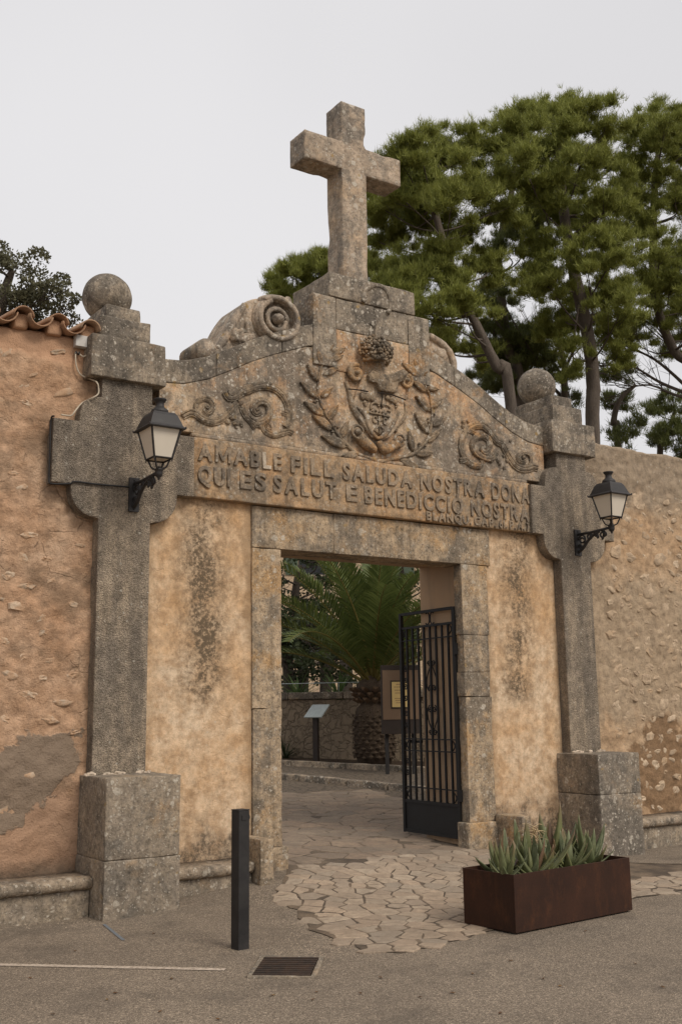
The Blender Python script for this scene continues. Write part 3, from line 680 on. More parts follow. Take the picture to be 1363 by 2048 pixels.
linx = lambda a, b: (lambda x: a + (b - a) * (x - xl_) / (xr_ - xl_))
Z = lambda u, v: F(u, v, FY).z
B1, T1, B2, T2 = (Z(397, 919), Z(1058, 1007)), (Z(402, 887), Z(1052, 975)), (Z(400, 966), Z(1058, 1044)), (Z(404, 931), Z(1052, 1013))
b1, h1, b2, h2 = linx(*B1), linx(T1[0] - B1[0], T1[1] - B1[1]), linx(*B2), linx(T2[0] - B2[0], T2[1] - B2[1])
z3b = 3.583
LM = lambda i: M['letter']
for t, a, b in (('AMABLE', 28, 350), ('FILL', 385, 550), ('SALUDA', 583, 848), ('NOSTRA', 880, 1127), ('DONA', 1155, 1298)):
    fy = 60 + (a - 28) / 1280 * 165
    word(t, FU(a, fy + 40), FU(b, fy + 40 + (b - a) * .13), b1, h1, (lambda i: M['new_letter'] if i == 4 else M['letter']) if t == 'AMABLE' else LM)
for t, a, b in (('QUI', 28, 152), ('ES', 190, 290), ('SALUT', 318, 560), ('E', 597, 640), ('BENEDICCIÓ', 667, 1045), ('NOSTRA', 1075, 1298)):
    fy = 150 + (a - 28) / 1280 * 165
    word(t, FU(a, fy + 40), FU(b, fy + 40 + (b - a) * .13), b2, h2, LM)
for t, a, b in (('BLANQU.', 905, 1078), ('CAP.', 1087, 1172), ('61.', 1183, 1214), ('P.', 1222, 1249), ('A.', 1253, 1281), ('7', 1287, 1297)):
    word(t, FU(a, 370), FU(b, 400), z3b, z3t - z3b, LM, .018, .15)
# pediment: tympanum and a coping course of curved stones
curve = [(2.47, 4.86), (2.2, 4.885), (1.95, 4.97), (1.7, 5.10), (1.46, 5.235), (1.2, 5.355), (1.0, 5.435), (.84, 5.50), (.74, 5.53)]
def cz(x):
    x = abs(x)
    for (a, za), (b, zb) in zip(curve, curve[1:]):
        if b <= x <= a: return zb + (za - zb) * (x - b) / (a - b)
    return curve[0][1] if x > 2.47 else curve[-1][1]
CT = .23
def strip(xa, xb, z_lo, z_hi, n=8):
    xs_ = [xa + (xb - xa) * i / n for i in range(n + 1)]
    return [(x, z_lo(x)) for x in xs_] + [(x, z_hi(x)) for x in xs_[::-1]]
link('tympanum', prism([(-2.45, 4.192), (2.45, 4.192)] + [(x, cz(x) - CT - .003) for x in [2.45, 2.2, 1.95, 1.7, 1.46, 1.2, 1.0, .84, .52, -.52, -.84, -1.0, -1.2, -1.46, -1.7, -1.95, -2.2, -2.45]], -.035, .62, .006), M['pediment'], gate)
for s in (-1, 1):
    for i, (a, b) in enumerate(((2.46, 1.86), (1.86, 1.12), (1.12, .50))):
        x0, x1 = sorted((s * a, s * b)); dp = (.004 if i == 1 else 0) + R.uniform(-.003, .003)
        dz = .045 if i == 2 else 0
        link('coping_stone', prism(strip(x0 + .002, x1 - .002, lambda x: cz(x) - CT - dz * 0, cz), -.042 + dp, .64, .014, 3), M['coping'], gate)
# stepped blocks carrying the cross
def blk(nm, x0, x1, y0, y1, z0, z1, mt, sd, r=.009, amp=.0045): return link(nm, rough_box(x0, x1, y0, y1, z0, z1, min(r, .012), .06, amp, 1.6, seed=sd), M[mt], gate)
blk('step_stone', -.76, -.475, -.06, .62, 5.10, 5.87, 'coping', 60)
blk('step_stone', .475, .76, -.058, .62, 5.10, 5.87, 'coping', 61)
blk('centre_stone', -.472, .472, -.05, .62, 5.07, 5.52, 'pediment', 62)
blk('centre_stone', -.472, .02, -.056, .62, 5.523, 5.868, 'coping', 63)
blk('centre_stone', .023, .472, -.053, .62, 5.523, 5.868, 'coping', 64)
blk('cross_base', -.565, .565, -.07, .66, 5.871, 6.14, 'coping', 65, .02)
# cross (one carved piece: shaft and arms)
def cross_mesh():
    xs_w, xw, y0, y1 = .166, .655, .25, .565
    poly = [(-xs_w, 6.10), (xs_w, 6.10), (xs_w, 7.565), (xw, 7.565), (xw, 7.895), (xs_w, 7.895), (xs_w, 8.395), (-xs_w, 8.395), (-xs_w, 7.895), (-xw, 7.895), (-xw, 7.565), (-xs_w, 7.565)]
    bm = bmesh.new()
    def col(x0, x1, z0, z1):
        pass
    X = [-xw, -xs_w, xs_w, xw]; Z = [6.10, 7.565, 7.895, 8.395]
    vv = {}
    def V(x, y, z):
        k = (round(x, 4), round(y, 4), round(z, 4))
        if k not in vv: vv[k] = bm.verts.new(k)
        return vv[k]
    cellsz = {(1, 0), (1, 1), (1, 2), (0, 1), (2, 1)}
    for (i, j) in cellsz:
        xa, xb, za, zb = X[i], X[i + 1], Z[j], Z[j + 1]
        bm.faces.new([V(xa, y0, za), V(xb, y0, za), V(xb, y0, zb), V(xa, y0, zb)])
        bm.faces.new([V(xa, y1, za), V(xa, y1, zb), V(xb, y1, zb), V(xb, y1, za)])
        if (i - 1, j) not in cellsz: bm.faces.new([V(xa, y0, za), V(xa, y0, zb), V(xa, y1, zb), V(xa, y1, za)])
        if (i + 1, j) not in cellsz: bm.faces.new([V(xb, y0, za), V(xb, y1, za), V(xb, y1, zb), V(xb, y0, zb)])
        if (i, j - 1) not in cellsz: bm.faces.new([V(xa, y0, za), V(xa, y1, za), V(xb, y1, za), V(xb, y0, za)])
        if (i, j + 1) not in cellsz: bm.faces.new([V(xa, y0, zb), V(xb, y0, zb), V(xb, y1, zb), V(xa, y1, zb)])
    bmesh.ops.recalc_face_normals(bm, faces=bm.faces[:])
    sharp = [e for e in bm.edges if len(e.link_faces) == 2 and e.calc_face_angle(0) > .5]
    bmesh.ops.bevel(bm, geom=sharp, offset=.008, segments=1, affect='EDGES', profile=.5)
    for _ in range(3):
        bmesh.ops.subdivide_edges(bm, edges=[e for e in bm.edges if e.calc_length() > .07], cuts=1, use_grid_fill=True)
    bmesh.ops.triangulate(bm, faces=[f for f in bm.faces if len(f.verts) > 4])
    bm.normal_update()
    for v in bm.verts:
        p = v.co.copy(); edge = min(abs(p.y - y0), abs(p.y - y1)) < .02
        k = .003 * noise.noise(p * 5) + .0035 * noise.noise(p * 19)
        if edge and (abs(abs(p.x) - xs_w) < .03 or abs(p.z - 7.565) < .03 or abs(p.z - 7.895) < .03 or abs(abs(p.x) - xw) < .03):
            k -= max(0, noise.noise(p * 6 + Vector((3, 3, 3))) - .22) * .09
        v.co = p + v.normal * k
    return bmesh_done(bm, 'cross', True)
link('cross', cross_mesh(), M['cross'], gate)
# horseshoe ring and small mark on the cross base
bm = bmesh.new()
pts = [F(u, v, -.066) for u, v in ((725, 604), (727, 586), (740, 573), (757, 571), (771, 580), (779, 597), (779, 616), (774, 626))]
tube(bm, pts, .028, 8, 4, (1, .8), .2); link('carved_horseshoe', bmesh_done(bm, 'r', True), M['coping'], gate)
bm = bmesh.new(); P_ = lambda u, v: F(u, v, -.058)
tube(bm, [P_(744, 640), P_(739, 648), P_(748, 650)], .011, 6); tube(bm, [P_(744, 640), P_(745, 656)], .011, 6)
link('carved_mark', bmesh_done(bm, 'r', True), M['coping'], gate)
# pilasters, pedestals, caps and balls
def arc(cx, cz_, r, a0, a1, n=7): return [(cx + r * math.cos(math.radians(a0 + (a1 - a0) * i / n)), cz_ + r * math.sin(math.radians(a0 + (a1 - a0) * i / n))) for i in range(n + 1)]
def half(c, hw, aw):   # right-hand outline going up
    return [(hw, 1.07), (hw, 3.27)] + [(hw + .035 + .225 * math.sin(math.radians(t)), 3.52 - .24 * math.cos(math.radians(t))) for t in range(0, 91, 13)] + \
           [(hw + .26, 3.555), (aw, 3.555), (aw, 4.125), (hw + .20, 4.125), (hw + .195, 4.20)] + [(hw + .03 + .16 * math.cos(math.radians(t)), 4.20 + .17 * math.sin(math.radians(t))) for t in range(10, 91, 16)] + [(hw, 4.375), (hw, 4.56)]
for s in (-1, 1):
    c = s * 2.80; hh = half(c, .243, .672)
    poly = [(c + x, z) for x, z in hh] + [(c - x, z) for x, z in hh[::-1]]
    link('pilaster', prism(poly, YP, .06, .012, 2), M['roughcast'], gate)
    px0, px1 = sorted((s * 2.458, s * 3.107)); pzm = .45 if s < 0 else .66
    link('pedestal_stone', rough_box(px0 - .003, px1 + .003, -.624, .03, -.2, pzm - .0005, .009, .06, .004, 1.6, seed=70 + s), M['pedestal'], gate)
    link('pedestal_stone', rough_box(px0, px1, -.621, .03, pzm + .0005, 1.09, .011, .06, .004, 1.8, seed=73 + s), M['pedestal'], gate)
    for k in range(9):
        bm = bmesh.new(); mx_ = c + R.uniform(-.27, .27); blob(bm, (mx_, YP - .02 + R.uniform(-.02, .0), 1.093), R.uniform(.02, .05), .025, R.uniform(.012, .028), 2, .6)
        link('mortar_crumb', bmesh_done(bm), M['mortar_bits'], gate)
    x0, x1 = sorted((s * 2.456, s * 3.173))
    blk('cap_stone', x0, x1, -.19, .74, 4.546, 4.935, 'coping', 80 + s, .016)
    x0, x1 = sorted((s * 2.575, s * 3.06))
    blk('cap_stone', x0, x1, -.1, .68, 4.938, 5.155, 'coping', 83 + s, .02)
    x0, x1 = sorted((s * 2.645, s * 2.985))
    blk('cap_stone', x0, x1, -.02, .62, 5.158, 5.30, 'coping', 86 + s, .02)
    bm = bmesh.new(); blob(bm, (s * 2.815, .40, 5.525), .236, sub=4, wob=.018); link('ball_finial', bmesh_done(bm, 'b', True), M['coping'], gate)
# low wing stones beside the opening
for s in (-1, 1):
    x0, x1 = sorted((s * 1.475, s * 1.61))
    blk('wing_stone', x0, x1, -.455, -.03, -.1, .49, 'jamb', 90 + s, .025, .008)
# ---- scroll reliefs, traced in the plane of the tympanum
def relief(nm, strokes, blobs, o, sc, y=-.04):
    Q = lambda a, b: F(o[0] + a / sc, o[1] + b / sc, y)
    bm = bmesh.new()
    for pts, r in strokes:
        tube(bm, [Q(*p) for p in pts], r, 8, 4, None, .3)
        rr_ = r if isinstance(r, tuple) else (r, r); PP = catmull([Q(*p) for p in pts], 3)
        for s_ in (-1, 1):
            off = []
            for i in range(len(PP)):
                d = (PP[min(i + 1, len(PP) - 1)] - PP[max(i - 1, 0)]).normalized(); off.append(PP[i] + Vector((-d.z, 0, d.x)) * s_ * max(rr_) * .85 + Vector((0, -.012 if s_ > 0 else .0, 0)))
            tube(bm, off, [q * (.62 if s_ > 0 else .5) for q in rr_], 6, 0, None, .4)
    for a, b, r in blobs: blob(bm, Q(a, b), r, r * .8, r, 2, .3)
    return link(nm, bmesh_done(bm, 'r', False), M['relief'], gate)
relief('scroll_relief', [
    ([(25, 530), (100, 490), (170, 500), (250, 560), (340, 590), (430, 580), (520, 520), (600, 440), (650, 380)], (.016, .026, .03, .028, .024)),
    ([(260, 560), (195, 480), (185, 390), (240, 335), (315, 335), (365, 390), (355, 455), (305, 485), (265, 440)], (.02, .02, .018, .012)),
    ([(510, 250), (550, 315), (630, 300), (700, 250), (790, 220), (880, 190), (980, 185), (1080, 220), (1160, 290), (1210, 380), (1230, 480), (1225, 580), (1190, 650)], (.022, .034, .034, .032, .026, .02)),
    ([(940, 640), (960, 690), (1010, 725), (1080, 740), (1170, 715), (1230, 700), (1275, 725)], (.016, .024, .024, .018, .016)),
    ([(700, 400), (720, 480), (780, 560), (860, 610), (930, 600), (1000, 540), (1020, 460), (990, 380), (920, 350), (850, 380), (830, 440), (860, 490), (910, 470)], (.018, .026, .03, .03, .022, .016)),
    ([(690, 430), (750, 540), (800, 600), (845, 665)], (.014, .02, .012)), ([(990, 620), (1020, 655), (985, 660)], .014),
    ([(1150, 490), (1205, 500), (1225, 540)], (.008, .016, .02)), ([(1190, 650), (1215, 600)], .018)],
    [(310, 415, .026), (680, 370, .036), (600, 540, .035), (630, 600, .036), (690, 600, .024), (640, 650, .018), (540, 590, .028), (700, 630, .018), (905, 640, .026), (540, 240, .022), (560, 300, .028), (1220, 530, .02)], (360, 740), 5.679)
relief('scroll_relief', [
    ([(150, 680), (95, 560), (90, 430), (130, 300), (200, 210), (300, 160), (400, 160), (490, 230), (550, 320), (620, 400), (700, 450), (760, 560), (830, 680), (900, 770), (1000, 820), (1100, 820), (1170, 795), (1240, 812)], (.018, .024, .028, .034, .036, .032, .028, .028, .026, .02)),
    ([(1090, 815), (1140, 720), (1130, 620), (1060, 570), (970, 590), (945, 660), (990, 725), (1055, 705)], (.02, .02, .016)),
    ([(60, 700), (150, 690), (230, 750), (330, 780), (400, 750), (410, 690), (370, 665)], (.016, .028, .026, .018, .012)),
    ([(610, 560), (560, 640), (470, 650), (360, 610), (280, 530), (260, 430), (310, 350), (400, 320), (490, 380), (510, 480), (450, 560), (400, 520), (425, 470)], (.018, .028, .032, .032, .024, .016)),
    ([(215, 240), (300, 290)], (.02, .012))],
    [(1030, 640, .03), (440, 490, .026), (700, 470, .036), (650, 690, .03), (670, 740, .024), (740, 800, .024), (780, 690, .024), (540, 700, .022), (650, 400, .026), (120, 110, .03), (190, 90, .026), (110, 170, .024), (830, 390, .02), (730, 620, .02)], (910, 830), 7.572)
# ---- laurel branches
def laurel(stem, leaves, berries):
    Q = lambda a, b, y=-.04: F(580 + a / 3.4075, 520 + b / 3.4075, y)
    bm = bmesh.new(); tube(bm, [Q(*p) for p in stem], (.026, .018, .012), 7, 4, None, .2)
    for a, b in berries: blob(bm, Q(a, b, -.055), .016, sub=2)
    st = link('laurel_branch', bmesh_done(bm, 's', True), M['relief'], gate)
    for x0, y0_, x1, y1_ in leaves:
        a, b = Q(x0, y0_, -.042), Q(x1, y1_, -.062); d = b - a; Ln = d.length; d.normalize(); n = Vector((0, -1, 0)); s = d.cross(n).normalized(); w = .135 * Ln + .008
        vs, fs = [], []
        m_ = 7
        for i in range(m_ + 1):
            t = i / m_; ww = w * (math.sin(math.pi * min(1, t * 1.02) ** .8)) ** .8 if 0 < t < 1 else .002
            c = a + d * Ln * t + n * (.010 + .012 * math.sin(math.pi * t))
            for q, hgt in ((-1, -.008), (-.5, .004), (0, -.009), (.5, .004), (1, -.008)): vs.append(c + s * ww * q + n * hgt)
        for q in range(5): vs.append(a + s * w * .1 * (q - 2) - n * .02)
        for i in range(m_):
            for q in range(4): fs.append([i * 5 + q, i * 5 + q + 1, (i + 1) * 5 + q + 1, (i + 1) * 5 + q])
        me = mesh('leaf', vs[:5 * (m_ + 1)], fs, True)
        bm = bmesh.new(); bm.from_mesh(me)
        ex = bmesh.ops.extrude_face_region(bm, geom=bm.faces[:]); bmesh.ops.translate(bm, verts=[v for v in ex['geom'] if isinstance(v, bmesh.types.BMVert)], vec=(0, .05, 0))
        link('laurel_leaf', bmesh_done(bm, 'leaf', False), M['relief'], st, True)
laurel([(640, 1440), (598, 1375), (520, 1345), (430, 1305), (340, 1210), (285, 1120), (235, 1040), (200, 950), (188, 860), (210, 730), (245, 660), (290, 610)],
       [(390, 1275, 215, 1195), (465, 1325, 350, 1335), (290, 1160, 155, 1055), (235, 1060, 97, 965), (195, 945, 72, 830), (192, 830, 118, 712), (210, 725, 185, 605), (205, 935, 292, 870), (250, 1095, 328, 985), (345, 1215, 398, 1095), (222, 780, 328, 735), (255, 690, 362, 650), (262, 650, 378, 600), (270, 640, 292, 575)],
       [(230, 1015), (305, 1130), (325, 1140), (290, 1170), (165, 965), (180, 960)])
laurel([(560, 1350), (598, 1378), (700, 1355), (830, 1325), (905, 1260), (945, 1190), (965, 1060), (950, 930), (915, 850), (885, 790), (835, 690)],
       [(745, 1360, 885, 1422), (850, 1322, 972, 1318), (930, 1240, 1000, 1190), (835, 1310, 810, 1165), (942, 1185, 852, 1040), (957, 1035, 858, 925), (930, 900, 832, 822), (885, 800, 760, 700), (855, 740, 845, 672), (962, 1005, 1038, 945), (965, 1130, 1062, 1072), (925, 870, 1012, 885), (955, 1215, 1030, 1150), (900, 790, 935, 760)],
       [(940, 1080), (945, 1105), (985, 1050), (880, 1250), (920, 1265), (940, 900)])
# ---- coat of arms
C = lambda a, b, y=-.04: F(660 + a / 6.195, 650 + b / 6.195, y)
arms = link('shield', prism([(C(*p).x, C(*p).z) for p in ((380, 640), (560, 560), (800, 590), (930, 760), (890, 960), (900, 1110), (800, 1290), (720, 1400), (610, 1440), (500, 1400), (400, 1270), (300, 1090), (262, 1000), (300, 860))][::-1], -.075, .0, .02, 3), M['pediment'], gate)
def sub(nm, fn, mt='relief', y=-.05):
    bm = bmesh.new(); fn(bm); return link(nm, bmesh_done(bm, nm, True), M[mt], arms, True)
def f_crown(bm):
    c = C(555, 325, -.10); rr = random.Random(3); K_ = 1.16
    blob(bm, c, .165, .105, .11, 3, .15)
    for ring, (zz, rx, n) in enumerate(((-.085, .135, 26), (-.05, .16, 26), (-.01, .168, 26), (.03, .165, 24), (.065, .145, 20), (.095, .105, 14), (.115, .06, 8))):
        for k in range(n):
            a = math.pi + math.pi * (k + .5) / n if n > 8 else 2 * math.pi * k / n
            blob(bm, c + K_ * Vector((rx * math.cos(a) * rr.uniform(.93, 1.06), .75 * rx * math.sin(a) * rr.uniform(.9, 1.08), zz + rr.uniform(-.02, .02))), rr.uniform(.013, .026), sub=1)
    tube(bm, [c + K_ * Vector((.125 * math.cos(a), .095 * math.sin(a), -.112 - .02 * math.sin(a))) for a in [math.pi + math.pi * k / 14 for k in range(15)]], .017, 7)
sub('crown', f_crown)
def f_scroll(cx, cy, r, k):
    def f(bm):
        c = C(cx, cy, -.09)
        tube(bm, spiral(c.x, c.z, r, r * .35, 1.6, 1.2, 30, -.085, k), (r * .34, r * .28, r * .2), 8, 0, None, .2); blob(bm, c + Vector((0, -.03, 0)), r * .3, sub=2); blob(bm, c + Vector((0, .03, 0)), r * .95, .04, r * .95, 3, .1)
    return f
sub('upper_scroll', f_scroll(320, 590, .088, 1)); sub('upper_scroll', f_scroll(945, 690, .076, -1))
def f_mantle(bm):
    pts = [C(*p) for p in ((420, 640), (470, 590), (560, 620), (650, 640), (750, 610), (840, 570), (890, 620), (870, 700), (800, 740), (760, 860), (660, 850), (560, 830), (520, 740), (440, 720))]
    a = [bm.verts.new((p.x, -.125 + .02 * noise.noise(p * 9), p.z)) for p in pts]; b = [bm.verts.new((p.x, -.06, p.z)) for p in pts]; n = len(pts)
    cc = bm.verts.new((C(655, 720).x, -.132, C(655, 720).z))
    for i in range(n): bm.faces.new([a[i], b[i], b[(i + 1) % n], a[(i + 1) % n]]); bm.faces.new([a[i], a[(i + 1) % n], cc])
    bmesh.ops.recalc_face_normals(bm, faces=bm.faces[:])
    bmesh.ops.subdivide_edges(bm, edges=bm.edges[:], cuts=3, use_grid_fill=True)
    for v in bm.verts: v.co.y += .012 * noise.noise(v.co * 14) + .008 * noise.noise(v.co * 30)
sub('mantle', f_mantle)
def f_hand(pts, r):
    def f(bm):
        for a, b, k in pts: blob(bm, C(a, b, -.085), r * k, r * .7 * k, r * k, 2, .35)
    return f
sub('drapery', f_hand(((400, 880, 1), (460, 890, 1.1), (520, 910, .9), (430, 960, .6), (440, 985, .5)), .042)); sub('drapery', f_hand(((710, 900, .9), (760, 925, 1), (800, 950, .8), (820, 990, .5), (815, 1015, .4)), .036))
def f_small(bm):
    tube(bm, [C(485, 1085, -.085), C(600, 1105, -.09), C(735, 1140, -.085)], .012, 7, 3)
    tube(bm, [C(500, 1050, -.085), C(505, 990, -.085), C(550, 960, -.088), C(620, 985, -.09), C(700, 990, -.088), C(745, 1030, -.085), C(735, 1080, -.085)], .012, 7, 3)
    for a, b in ((530, 1070), (570, 1060), (610, 1075), (650, 1080), (690, 1095), (510, 1030), (720, 1060), (600, 1000), (655, 1005)): blob(bm, C(a, b, -.088), .015, sub=1)
sub('small_crown', f_small)
def f_straps(bm):
    tube(bm, [C(190, 700), C(230, 830), C(262, 1000), C(300, 1080), C(370, 1190), C(430, 1300)], (.022, .03, .03, .024), 8, 4, None, .2)
    tube(bm, [C(330, 1010, -.07), C(420, 1130, -.07), C(470, 1270, -.07), C(540, 1370, -.07), (C(610, 1400, -.07)), C(700, 1350, -.07), C(780, 1220, -.07), C(850, 1080, -.07)], .02, 8, 4, None, .2)
    tube(bm, [C(925, 960), C(925, 1120), C(840, 1230), C(800, 1320)], (.02, .026, .02), 8, 4, None, .2)
sub('strapwork', f_straps)
def f_low(pts, kx, ky, rr):
    def f(bm):
        tube(bm, [C(*p, -.07) for p in pts], (rr, rr * .95, rr * .6), 10, 3, None, .15); c = C(kx, ky, -.11); blob(bm, c, rr * .62, sub=2); tube(bm, spiral(c.x, c.z, rr * 1.2, rr * 1.0, 1.0, 0, 18, -.10), .016, 6)
    return f
sub('lower_scroll', f_low([(345, 1360), (420, 1450), (520, 1530), (560, 1545)], 345, 1325, .062)); sub('lower_scroll', f_low([(840, 1460), (760, 1500), (680, 1540), (620, 1500), (600, 1440)], 865, 1430, .058))
def f_dia(cx, cy, h):
    def f(bm):
        tube(bm, [C(cx, cy - h, -.085), C(cx - h, cy, -.085), C(cx, cy + h, -.085), C(cx + h, cy, -.085), C(cx, cy - h, -.085)], .009, 6)
    return f
sub('lozenge', f_dia(608, 1300, 62))
def f_anchor(bm): tube(bm, [C(612, 1150, -.085), C(606, 1360, -.085)], .009, 6); tube(bm, [C(560, 1290, -.085), C(606, 1360, -.085), C(660, 1300, -.085)], .009, 6, 3); tube(bm, [C(585, 1175, -.085), C(640, 1185, -.085)], .008, 6)
sub('anchor', f_anchor)
for ch, a, b in (('C', 545, 1215), ('F', 608, 1222), ('C', 672, 1235)):
    q = glyph(ch, .02); me = q[0].copy(); o_ = C(a, b, -.076)
    for v in me.vertices: v.co = (o_.x + (v.co.x - (q[1] + q[2]) / 2) * .085, -.083 - v.co.z * .1, o_.z + v.co.y * .11)
    me.materials.clear(); link('letter', me, M['relief'], arms, True)
for pts in ([(225, 792), (330, 800), (470, 825)], [(590, 838), (720, 850), (840, 890), (935, 928)], [(640, 700), (645, 850), (628, 1040)]):
    bm = bmesh.new(); tube(bm, [C(a, b, -.112) for a, b in pts], .0075, 5, 3); link('open_joint', bmesh_done(bm), M['crack_and_pit_shade'], arms, True)
# ---- volutes on the pediment shoulders
def volute(sgn, whole=True):
    V_ = lambda a, b, y=0.: (lambda p: Vector((p.x if sgn < 0 else -p.x, y, p.z)))(F(390 + a / 5.452, 570 + b / 5.452, .02))
    out = [(110, 800), (72, 720), (80, 650), (130, 605), (185, 610), (200, 650), (235, 660), (300, 560), (360, 430), (430, 310), (520, 200), (640, 140), (770, 135), (900, 195), (1010, 290), (1100, 390), (1150, 520), (1170, 640), (700, 700), (400, 790), (200, 830)]
    if not whole: out = [(880, 640), (850, 480), (845, 380), (900, 300), (990, 240), (1080, 210), (1180, 215), (1180, 560)]      # the surviving stump on the other shoulder
    crv = catmull([V_(*q) for q in out[:-3]], 3) + [V_(*q) for q in out[-3:]]
    body = link('volute', prism([(p.x, p.z) for p in crv], .05, .46, .02, 3), M['cross'], gate)
    def s_(nm, fn):
        bm = bmesh.new(); fn(bm); link(nm, bmesh_done(bm, 'v', True), M['cross'], body, True)
    if not whole:
        s_('volute_rim', lambda bm: tube(bm, [V_(a, b, .05) for a, b in ((870, 560), (862, 430), (900, 330), (980, 265), (1080, 235), (1170, 235))], .045, 8, 4, None, .2))
        s_('volute_eye', lambda bm: blob(bm, V_(1040, 420, .05), .10, .07, .10, 3, .25)); return
    c = V_(880, 385); r = (V_(1090, 385) - c).length
    def ring(bm):
        for k, (kr, yy) in enumerate(((.20, .045), (.17, .0), (.13, -.035))):
            tube(bm, [Vector((c.x + r * (1.06 - .14 * i / 40 - .02 * k) * math.cos(2.3 - i / 40 * 6.6), yy, c.z + r * (1.06 - .14 * i / 40 - .02 * k) * .95 * math.sin(2.3 - i / 40 * 6.6))) for i in range(41)], r * kr, 8, 0, None, .08)
    s_('volute_rim', ring)
    s_('volute_coil', lambda bm: tube(bm, spiral(c.x, c.z, r * .52, r * .44, 1.0, 0, 24, .0), r * .11, 9, 0, None, .12))
    s_('volute_eye', lambda bm: blob(bm, (c.x, -.02, c.z), r * .25, r * .35, r * .24, 3, .15))
    def leafy(bm):
        tube(bm, [V_(a, b, .06) for a, b in ((560, 200), (470, 330), (400, 460), (340, 580), (260, 690))], (.03, .045, .05, .04, .03), 8, 4, None, .2)
        for a, b, rx, rz_ in ((470, 560, .085, .10), (545, 590, .09, .075), (620, 580, .055, .07), (590, 470, .045, .12)): blob(bm, V_(a, b, .06), rx, .06, rz_, 3, .45)
    s_('acanthus', leafy)
    s_('volute_tail', lambda bm: (tube(bm, [V_(128, 690, .03), V_(128, 690, .25), V_(128, 690, .42)], .105, 18), tube(bm, [V_(175, 775, .1), V_(230, 745, .1), V_(300, 690, .1)], (.06, .07, .08), 8, 3)))
    def curl(bm):
        tube(bm, [V_(965, 240, .2), V_(985, 195, .2), V_(1040, 170, .2), V_(1110, 175, .2), V_(1165, 195, .2)], (.05, .045, .04, .035), 9, 4); tube(bm, [V_(1030, 250, .2), V_(1050, 210, .2), V_(1100, 190, .2)], .03, 8, 3); blob(bm, V_(1105, 120, .2), .045, .05, .055, 2, .2); tube(bm, [V_(1110, 175, .2), V_(1108, 130, .2)], .035, 8)
    s_('volute_curl', curl)
volute(-1); volute(1, False)
# ------------------------------------------------------------------ boundary walls
def wall_mesh(x0, x1, ztop, amp, seed, fine):
    xs_ = sorted(set([round(q, 4) for q in (lin(x0, fine[0], .25) if fine[0] > x0 else []) + lin(fine[0], fine[1], .026) + (lin(fine[1], x1, .25) if fine[1] < x1 else [])]))
    zs_ = lin(-.3, ztop, .026); vs, fs = [], []; off = Vector((seed, seed * 2, 0))
    def dy(x, z):
        p = Vector((x, 0, z))
        return -(amp * (.7 * noise.noise(p * 1.6 + off) + .7 * noise.noise(p * 4 + off) + .55 * noise.noise(p * 9 + off) + .35 * noise.noise(p * 18 + off)))
    def top(x): return .025 * noise.noise(Vector((x * 2.2, seed, 0))) + .012 * noise.noise(Vector((x * 9, seed, 3)))
    n = len(xs_)
    for k, z in enumerate(zs_):
        for x in xs_: vs.append((x, dy(x, z) * (.3 if z > 4.78 and seed < 5 else 1) + (0.03 if k == len(zs_) - 1 else 0), z + (top(x) if k >= len(zs_) - 2 else 0)))
    m_ = len(zs_)
    for k in range(m_ - 1):
        for i in range(n - 1): fs.append([k * n + i, k * n + i + 1, (k + 1) * n + i + 1, (k + 1) * n + i])
    b = len(vs)
    for x in xs_: vs.append((x, .24, ztop + .05 + top(x)))
    for x in xs_: vs.append((x, .5, ztop + top(x)))
    for x in xs_: vs.append((x, .5, -.3))
    base = (m_ - 1) * n
    for i in range(n - 1):
        fs.append([base + i, base + i + 1, b + i + 1, b + i])
        for r in range(2): fs.append([b + r * n + i, b + r * n + i + 1, b + (r + 1) * n + i + 1, b + (r + 1) * n + i])
    return mesh('wall', vs, fs, True), dy
rubs = []
for k in range(14):
    rr = random.Random(100 + k); n = rr.randint(6, 9); vs, fs = [], []
    ang_ = sorted((i + rr.uniform(-.32, .32)) * 6.283 / n for i in range(n)); rad_ = [rr.uniform(.68, 1.12) for _ in range(n)]
    for sc_, y in ((1.04, 1.0), (1.0, -.35), (.86, -.85)):
        for a, r_ in zip(ang_, rad_): vs.append((math.cos(a) * r_ * sc_, y + rr.uniform(-.16, .16) * (y < 0), math.sin(a) * r_ * sc_))
    c0 = len(vs)
    for a, r_ in zip(ang_, rad_): vs.append((math.cos(a) * r_ * .45 + rr.uniform(-.08, .08), -1.0 + rr.uniform(-.3, .22), math.sin(a) * r_ * .45 + rr.uniform(-.08, .08)))
    vs.append((rr.uniform(-.1, .1), -1.0 + rr.uniform(-.25, .25), rr.uniform(-.1, .1)))
    for q in range(3):
        for i in range(n): fs.append([q * n + i, q * n + (i + 1) % n, (q + 1) * n + (i + 1) % n, (q + 1) * n + i])
    for i in range(n): fs.append([c0 + i, c0 + (i + 1) % n, c0 + n])
    bm = bmesh.new(); bm.from_mesh(mesh('r', vs, fs)); rubs.append(bmesh_done(bm, 'rubble', k % 3 == 0))
rub2 = [m_.copy() for m_ in rubs]
for m_ in rubs: m_.materials.append(M['stoneL'])
for m_ in rub2: m_.materials.append(M['stoneR'])
wl, dyl = wall_mesh(-9.0, -2.95, 4.93, .03, 2.0, (-4.4, -2.95))
wall_l = link('boundary_wall', wl, M['wall_left']); setp(wall_l, 'salmon plastered rubble wall topped with a row of terracotta tiles', 'wall')
wr, dyr = wall_mesh(2.95, 9.0, 4.80, .028, 9.0, (2.95, 5.6))
wall_r = link('boundary_wall', wr, M['wall_right']); setp(wall_r, 'tan rubble wall with many exposed stones and a bare top', 'wall')
